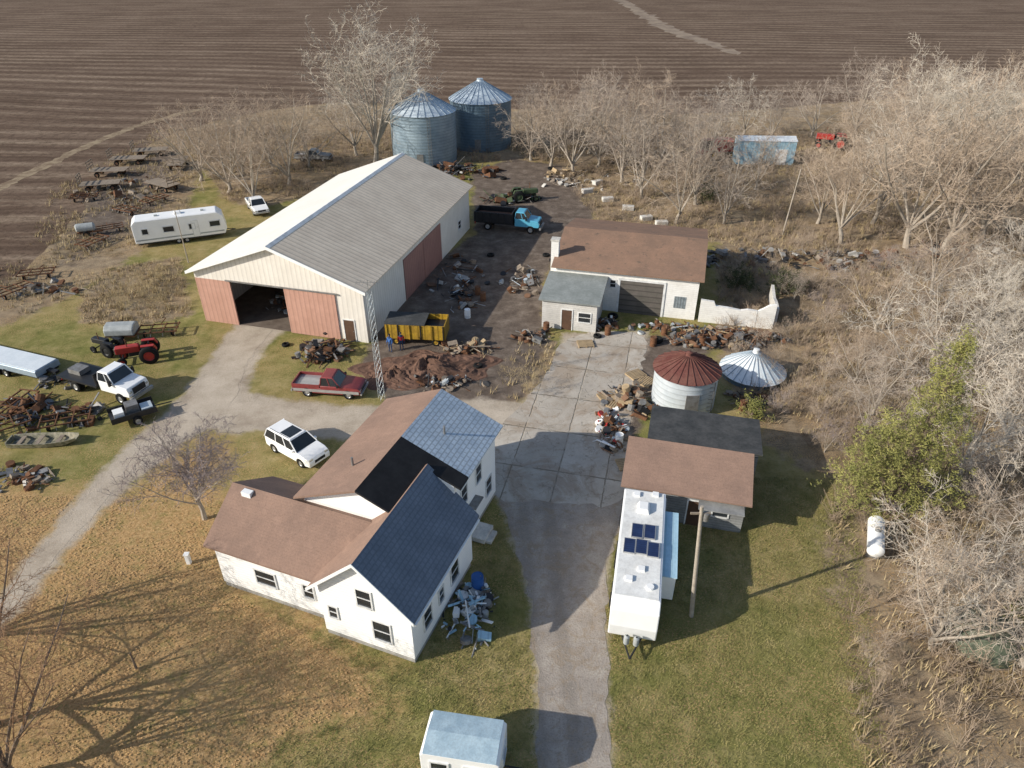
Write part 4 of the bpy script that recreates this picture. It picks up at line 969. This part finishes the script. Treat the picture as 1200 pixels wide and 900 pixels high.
for i,(px,py) in enumerate([(712,392),(765,405),(778,392),(822,405),(640,388),(560,345),(566,352),(870,480)]): place(bq,i==0,px,py,0,'rusty steel drum standing in the yard clutter',1,'rusty drums')
bw=barrel_proto(m_white)
for i,(px,py) in enumerate([(698,372),(548,372),(725,520)]): place(bw,i==0,px,py,0,['white drum near the workshop annex','white drum right of the yellow wagon','white drum at the edge of the concrete yard'][i],1)
pp=pallet_proto()
for i,(px,py,a) in enumerate([(712,466,20),(722,474,60),(686,404,5),(735,545,10),(745,440,30),(757,448,50)]): place(pp,i==0,px,py,a,'raw wood pallet lying on the concrete yard edge',1.2,'loose pallets')
for i,(px,py,a) in enumerate([(688,226,20),(712,236,10),(736,246,-10),(757,258,15),(775,264,5),(700,216,40)]):
    if i==0:
        blk=thing('stone_block','','block'); MB().box(-.7,.7,-.35,.35,0,.55).build('block_body',m_concrete_w,blk,bevel=.05)
    place(blk,i==0,px,py,a,'pale concrete block in the row behind the workshop',1.1,'concrete blocks')

# ---------------------------------------------------------------- trees
def tube(V,Fc,p0,p1,r0,r1,n):
    d=p1-p0
    if d.length<1e-5: return
    d=d.normalized(); a=d.orthogonal().normalized(); b=d.cross(a); k0=len(V)
    for p,r_ in((p0,r0),(p1,r1)):
        for k in range(n):
            t=2*math.pi*k/n; q=p+(a*math.cos(t)+b*math.sin(t))*r_; V.append((q.x,q.y,q.z))
    for k in range(n): Fc.append((k0+k,k0+(k+1)%n,k0+n+(k+1)%n,k0+n+k))
def bare_tree(seed,limbs=6,spread=.75,subs=(7,7,6),stem=.2,up=.25,multi=1,tw=.015,lean=0,droop=0,fine=.85):
    rr=random.Random(seed); TV,TF,CV,CF=[],[],[],[]
    def rv_(s): return Vector((rr.gauss(0,s),rr.gauss(0,s),rr.gauss(0,s)))
    def branch(p,d,L,r0,lev):
        ns=(5,4,3,2)[lev]; pts=[p]; dd=d.copy()
        for i in range(ns):
            dd=(dd+rv_((.13,.17,.2,.25)[lev])+Vector((0,0,up*(.25,.2,.12,-droop)[lev]))).normalized()
            p=p+dd*L/ns; pts.append(p)
        n=(6,4,3,3)[lev]; tl=tw*(1,1,fine,fine*.85)[lev]
        for i in range(ns):
            a=r0*(1-.8*i/ns); b=r0*(1-.8*(i+1)/ns)
            V,Fc=(TV,TF) if lev==0 else (CV,CF)
            tube(V,Fc,pts[i],pts[i+1],max(a,tl*.5),max(b,tl*.4),n)
        if lev<3:
            nc=subs[lev]
            for j in range(nc):
                f=.22+.78*(j+rr.random())/nc; k=min(int(f*ns),ns-1); q=pts[k].lerp(pts[k+1],f*ns-k)
                loc=(pts[k+1]-pts[k]).normalized(); side=rv_(1); side=(side-loc*side.dot(loc)).normalized()
                nd=(loc*rr.uniform(.45,1)+side*rr.uniform(.65,1.15)).normalized()
                branch(q,nd,L*rr.uniform(.36,.6)*(1.15-.5*f),max(r0*(1-.8*f)*.5,tl),lev+1)
    for m in range(multi):
        base=Vector((rr.uniform(-.3,.3),rr.uniform(-.3,.3),0))*(multi>1); top=base+Vector((rr.uniform(-.3,.3)+lean,rr.uniform(-.3,.3),10*stem))
        tr=.2 if multi==1 else .08
        mid_=base.lerp(top,.5)+rv_(.08)
        tube(TV,TF,base+Vector((0,0,-.1)),mid_,tr*1.25,tr*.95,8); tube(TV,TF,mid_,top,tr*.95,tr*.8,8)
        nl=limbs if multi==1 else max(2,limbs//2)
        a0=rr.uniform(0,6)
        for i in range(nl):
            a=a0+6.283*i/nl+rr.uniform(-.4,.4); s=spread*(rr.uniform(.35,1.1) if i else .15)
            d=Vector((math.cos(a)*s,math.sin(a)*s,1)).normalized()
            q=mid_.lerp(top,rr.uniform(.3,1)) if multi==1 else top
            branch(q,d,10*(1-stem)*rr.uniform(.75,1.0),tr*rr.uniform(.4,.62),0)
    zm=max(v[2] for v in CV); s=10/zm
    TV=[(a*s,b_*s,c_*s) for a,b_,c_ in TV]; CV=[(a*s,b_*s,c_*s) for a,b_,c_ in CV]
    def mk(n_,V,Fc):
        me=bpy.data.meshes.new(n_); me.from_pydata(V,[],Fc); me.update(); return me
    return mk('trunk',TV,TF),mk('crown',CV,CF)
TM={'big':[bare_tree(101+i,7,.85,(8,8,6),.14,.25,tw=.013) for i in range(3)],
    'mid':[bare_tree(201+i,6,.95,(7,7,6),.12,.15) for i in range(4)],
    'bush':[bare_tree(301+i,5,1.1,(6,6,5),.04,.1,3,.019) for i in range(4)],
    'yard':[bare_tree(401,9,.9,(9,8,7),.22,.22,tw=.019)],
    'near':[bare_tree(601+i,7,.95,(8,8,7),.14,.15,tw=.012) for i in range(2)],
    'tall':[bare_tree(501,9,.6,(9,8,7),.15,.4,tw=.012)]}
def place_tree(kind,px,py,hh,label,group,twig=m_twig,bark=m_bark,world=None,var=None,wscale=1,name='bare_tree'):
    vi=(var if var is not None else rnd.randrange(12))%len(TM[kind]); tm,cm=TM[kind][vi]
    g=G(px,py) if world is None else Vector((*world,0))
    t=thing(name,label,'shrub' if name=='shrub' else 'tree',(g.x,g.y,0),rnd.uniform(0,6.28),group)
    s=hh/10*rnd.uniform(.92,1.08); t.scale=(s*wscale,s*wscale,s)
    for nm,me_,m_ in(('trunk',tm,bark),('crown',cm,twig)):
        key=(kind,vi,nm,m_.name)
        if key not in KIDS:
            c_=me_.copy(); c_.materials.append(m_); KIDS[key]=c_
        o=bpy.data.objects.new(nm,KIDS[key]); C.objects.link(o); o.parent=t
    return t
gl='bare spreading tree in the clump between camper and barn'
for (x,y,a) in[(235,212,12),(268,226,13),(300,238,14),(338,218,13),(362,196,12),(215,190,8),(285,205,12),(320,195,12)]: place_tree('mid',x,y,a,gl,'trees left of the barn',m_twig2)
place_tree('tall',440,190,22,'tallest bare tree rising behind the barn near the bins',None,m_twigw,wscale=.95)
place_tree('big',418,182,14,'shorter bare tree at the foot of the tallest tree',None,m_twig)
gl='bare pale tree in the row behind the workshop and bins'
for (x,y,a) in[(622,188,12),(645,196,14),(672,205,15),(700,196,15),(728,214,15),(752,232,14),(792,262,13.5),(815,240,13),(770,200,14),(822,200,13),(690,180,14),(735,185,14),(790,190,13),(655,178,12),(755,180,13)]: place_tree(rnd.choice(['mid','big']),x,y,a,gl,'tree row behind the workshop',rnd.choice([m_twig2,m_twig]))
gl='bare tree of the dense wood at upper right'
for (x,y,a) in[(848,262,10),(958,262,13),(985,285,16),(1022,262,17),(1062,290,20),(1105,296,19),(1150,282,18),(1195,296,18),(1010,215,14),(1045,195,16),(1092,205,17),(1140,210,16),(1190,215,16),(1235,250,16),(1000,160,14),(1080,165,15),(1160,170,15),(900,168,11),(1220,175,15),(950,162,11),(870,160,10),(1040,225,15),(1060,150,13),(1130,155,14),(1190,160,14),(885,222,9)]: place_tree(rnd.choice(['big','big','mid']),x,y,a,gl,'upper right wood',rnd.choice([m_twig2,m_twig,m_twig2,m_twigw]))
EG=G(1045,605); TK=G(1022,640)
pts=[]; rt=random.Random(77)
tries=0
while len(pts)<92 and tries<9000:
    tries+=1
    px,py=rt.uniform(850,1270),rt.uniform(315,790); g=G(px,py)
    if sdf(np.array([[g.x,g.y]]),TAN)[0]>-1.0: continue
    if (g-EG).length<4.6 or ((g-TK).length<3.2): continue
    if 985<px<1062 and 640<py<735: continue
    if 1110<px<1190 and 735<py: continue
    if px<930 and py<400: continue
    if any((g-q[0]).length<2.4 for q in pts): continue
    pts.append((g,px,py))
for i,(g,px,py) in enumerate(pts):
    if i%5<2 and px>975 and not(px<1130 and 590<py<760):
        place_tree('mid',0,0,rt.uniform(5,10),'bare tree or tall sapling in the scrub along the right side','right side scrub trees',rt.choice([m_twig2,m_twig,m_twigw,m_twig2]),world=(g.x,g.y))
    else:
        place_tree('bush',0,0,rt.uniform(1.8,4.2),'low tangled bare shrub in the scrub along the right lawn edge','right lawn edge shrubs',rt.choice([m_twig2,m_twig,m_brush,m_twigp]),world=(g.x,g.y),name='shrub')
for (x,y,a) in[(900,330,3.2),(930,345,3.5),(865,320,3),(940,300,3.5)]: place_tree('bush',x,y,a,'bare shrub in the scrub just right of the workshop','shrubs right of the workshop',m_twig2,name='shrub')
place_tree('mid',1105,742,7,'pale tangled bare tree at lower right above the green mound',None,m_twigw,var=1,wscale=1.2)
place_tree('mid',1195,778,9,'pale bare tree at the lower right corner',None,m_twig,var=2,wscale=1.0)
place_tree('yard',240,608,7.6,'small round bare tree between the gravel track and the house',None,m_twigp,m_bark,wscale=1.1)
gl='russet twigged bare tree at the lower left corner'
for (x,y,a) in[(-5,850,11),(-75,760,10),(20,912,9)]: place_tree('near',x,y,a,gl,'lower left trees',m_twig3,m_bark3,wscale=1.05)
place_tree('near',0,0,8,'bare tree beyond the lower left frame edge casting shadow on the lawn',None,m_twig3,m_bark3,world=(-18,9))
g=G(160,784); t=thing('stump','slender dark dead stem standing in the leafy lawn','stump',(g.x,g.y,0)); MB().cyl((0,0,0),(.05,0,1.3),.07,.04,7).build('stem',m_bark3,t); MB().cyl((.02,0,.7),(.3,.1,1.1),.03,.015,5).build('branch',m_bark3,t)
def evergreen(label,px,py,lobes,seed,mat,count=170,name='cedar_tree',ls=1.0):
    g=G(px,py); rr=random.Random(seed); t=thing(name,label,'tree' if 'tree' in name else 'shrub',(g.x,g.y,0))
    q=MB()
    for (x,y,z,r_,hz) in lobes: q.cyl((x*.2,y*.2,0),(x,y,z),.16,.05,7)
    q.build('trunk',m_bark3,t); V=[];Fc=[]
    for (x,y,z,r_,hz) in lobes:
        for i in range(int(count*(r_/1.6))):
            d=Vector((rr.gauss(0,1),rr.gauss(0,1),rr.gauss(0,1))).normalized()*(rr.random()**.35)
            tp_=1-.5*max(0,d.z)
            c_=Vector((x+d.x*r_*tp_,y+d.y*r_*tp_,max(.2,z+d.z*hz))); cs_=rr.uniform(.2,.5)
            if rr.random()<.3: c_+=d*rr.uniform(.3,1.1)
            for k in range(30):
                p=c_+Vector((rr.gauss(0,cs_*.4),rr.gauss(0,cs_*.4),rr.gauss(0,cs_*.5)))
                a=Vector((rr.gauss(0,.8),rr.gauss(0,.8),rr.gauss(.4,.9))).normalized()*rr.uniform(.05,.14)*ls; b_=a.orthogonal().normalized()*rr.uniform(.03,.06)*ls
                k0=len(V); V+= [tuple(p-a),tuple(p+b_),tuple(p+a)]; Fc.append((k0,k0+1,k0+2))
    me_=bpy.data.meshes.new('crown'); me_.from_pydata(V,[],Fc); me_.materials.append(mat)
    o=bpy.data.objects.new('crown',me_); C.objects.link(o); o.parent=t
evergreen('large ragged yellow green evergreen beside the right lawn',1040,602,[(-.3,0,2.4,2.2,2.2),(-2.7,-.2,2.6,1.6,2.0),(1.9,.2,3.2,2.0,2.6),(0,.4,5.0,2.0,2.4),(1.6,.4,6.6,1.6,2.2),(.6,.5,8.2,1.5,2.2),(.9,.5,10.4,1.1,1.9),(-1.5,.3,6.0,1.3,2.0),(-2.5,.2,4.6,1.1,1.6),(1.1,.5,12.2,.5,1.0)],5,m_cedar,105)
evergreen('small green evergreen at the right edge above the lower corner',1196,745,[(0,0,1.6,1.1,1.4),(.3,0,3,.7,1)],6,m_cedar,60)
def leafy(label,px,py,seed,r_,hh,mat): evergreen(label,px,py,[(0,0,hh*.5,r_,hh*.5),(r_*.6,.3,hh*.4,r_*.7,hh*.4)],seed,mat,55,'leafy_shrub',1.2)
leafy('dark leafy shrub behind the ruined wall, nearest the workshop',862,340,7,1.6,2.6,m_darkleaf)
leafy('dark leafy shrub behind the ruined wall, farther right',915,345,8,1.8,2.6,m_darkleaf)
leafy('yellow green shrub between small bin and cone roof',880,492,9,.8,1.8,m_cedar)
leafy('olive shrub at the base of the row behind the workshop',822,238,10,1.8,3,m_darkleaf)

# ---------------------------------------------------------------- ground cover (stuff)
def scatter(name,label,cat,polys,count,kind,mat,seed,avoid=(),hmin=.3,hmax=.8,xl=(-70,80),yl=(12,135),clump=-.2):
    rs=np.random.RandomState(seed); pts=np.stack([rs.uniform(xl[0],xl[1],count*6),rs.uniform(yl[0],yl[1],count*6)],1)
    inside=np.zeros(len(pts),bool)
    for p_ in polys: inside|=sdf(pts,p_)<0
    for p_ in avoid: inside&=sdf(pts,p_)>.2
    cl=np.sin(pts[:,0]*.55+np.sin(pts[:,1]*.31)*2)+np.sin(pts[:,1]*.47+np.sin(pts[:,0]*.23)*2)+rs.normal(0,.7,len(pts))
    inside&=cl>clump
    pts=pts[inside][:count]; V=[];Fc=[]; rr=random.Random(seed)
    for x,y in pts:
        if kind=='grass':
            hgt=rr.uniform(hmin,hmax)
            for k in range(7):
                a=rr.uniform(0,6.28); s=rr.uniform(.1,.45); bx=x+rr.gauss(0,.15);by=y+rr.gauss(0,.15); k0=len(V); bw_=.03 if hgt>.2 else .018
                V+=[(bx-bw_*math.sin(a),by+bw_*math.cos(a),0),(bx+bw_*math.sin(a),by-bw_*math.cos(a),0),(bx+math.cos(a)*s*min(1,hgt*2+.2),by+math.sin(a)*s*min(1,hgt*2+.2),hgt*rr.uniform(.6,1))]; Fc.append((k0,k0+1,k0+2))
        elif kind=='brush':
            hgt=rr.uniform(hmin,hmax)
            for k in range(9):
                a=rr.uniform(0,6.28); s=rr.uniform(.1,.8)*hgt; p0=Vector((x+rr.gauss(0,.1),y+rr.gauss(0,.1),0)); p1=p0+Vector((math.cos(a)*s,math.sin(a)*s,hgt*rr.uniform(.5,1)))
                tube(V,Fc,p0,p1,.015,.007,3)
                for j in range(3):
                    q=p0.lerp(p1,rr.uniform(.3,.9)); tube(V,Fc,q,q+Vector((rr.gauss(0,.25),rr.gauss(0,.25),rr.uniform(0,.3)))*hgt*.6,.009,.005,3)
        else:
            s=rr.uniform(.03,.06); a=rr.uniform(0,6.28); k0=len(V); zz=rr.uniform(.02,.05)
            V+=[(x+math.cos(a+q)*s,y+math.sin(a+q)*s,zz+rr.uniform(0,.03)) for q in(0,1.57,3.14,4.71)]; Fc.append((k0,k0+1,k0+2,k0+3))
    me_=bpy.data.meshes.new(name); me_.from_pydata(V,[],Fc); me_.materials.append(mat)
    o=bpy.data.objects.new(name,me_); C.objects.link(o); tag(o,label,cat,kind='stuff')
AV=[MAIN,CONC,SPUR,LOOP]
LAWN=GP([(100,600),(700,560),(1000,560),(1050,1000),(-200,1000)])
ca_,sa_=math.cos(R(-21)),math.sin(R(-21))
HSE=[(-4.96+x*ca_-y*sa_,22.85+x*sa_+y*ca_) for x,y in((-12.6,.5),(0,-.2),(0,13.6),(-8.7,13.6),(-12.6,6.5))]
scatter('dry_grass','tan dead grass and weeds under the trees and scrub','grass',[TAN,TAN2,TAN4,TAN5],13000,'grass',m_drygrass,61,AV)
scatter('tall_dry_grass','clump of tall tan weeds left of the barn door','grass',[TAN3],500,'grass',m_drygrass,62,AV,.3,.8,(-45,-25),(50,75),-3)
scatter('brush','tangled low brown brush in the wooded margins','brush',[TAN,TAN2],6000,'brush',m_brush,63,AV,.5,1.7)
scatter('fallen_leaves','orange brown fallen leaves over the lower left lawn','leaves',[LEAF],26000,'leaf',m_leaf,64,AV+[HSE],xl=(-45,0),yl=(12,50),clump=-1)
scatter('lawn_grass','short olive and straw tufts of the lawns around the house','grass',[LAWN],14000,'grass',m_tuft,65,AV+[HSE,LEAF],.05,.14,(-35,22),(13,42),-3)
place_tree('bush',622,462,2.6,'dry tan bush at the left edge of the concrete yard',None,m_drygrass,name='shrub')
place_tree('bush',600,448,2.2,'smaller dry tan bush near the soil mound',None,m_drygrass,name='shrub')
for (x,y) in((150,368),(175,350),(135,358),(190,335),(165,335),(185,362),(155,350)): place_tree('bush',x,y,2.3,'tan weedy bush in the clump left of the barn','weedy clump',m_drygrass,name='shrub',wscale=1.2)

# ---------------------------------------------------------------- light, camera
sc=bpy.context.scene
el=R(26.5); az=Vector((-.94,-.34,0)).normalized(); l=Vector((az.x*math.cos(el),az.y*math.cos(el),math.sin(el)))
sd_=bpy.data.lights.new('sun','SUN'); sd_.energy=5.0; sd_.angle=R(.5); sd_.color=(1,.94,.83)
so=bpy.data.objects.new('sun',sd_); C.objects.link(so); so.rotation_euler=l.to_track_quat('Z','Y').to_euler()
wd=bpy.data.worlds.new('World'); sc.world=wd; wd.use_nodes=True; nt=wd.node_tree
sk=nt.nodes.new('ShaderNodeTexSky'); sk.sky_type='NISHITA'; sk.sun_disc=False; sk.sun_elevation=el; sk.sun_rotation=math.atan2(az.x,az.y)
nt.links.new(sk.outputs[0],nt.nodes['Background'].inputs[0]); nt.nodes['Background'].inputs[1].default_value=.14
cd=bpy.data.cameras.new('camera'); co=bpy.data.objects.new('camera',cd); C.objects.link(co)
co.location=(0,0,H); co.rotation_euler=(R(90)-TH,0,0); cd.sensor_fit='HORIZONTAL'; cd.sensor_width=36; cd.lens=36*F/1200; cd.clip_end=8000; cd.clip_start=.1
sc.camera=co
sc.view_settings.view_transform='Standard'; sc.view_settings.look='None'; sc.view_settings.exposure=0
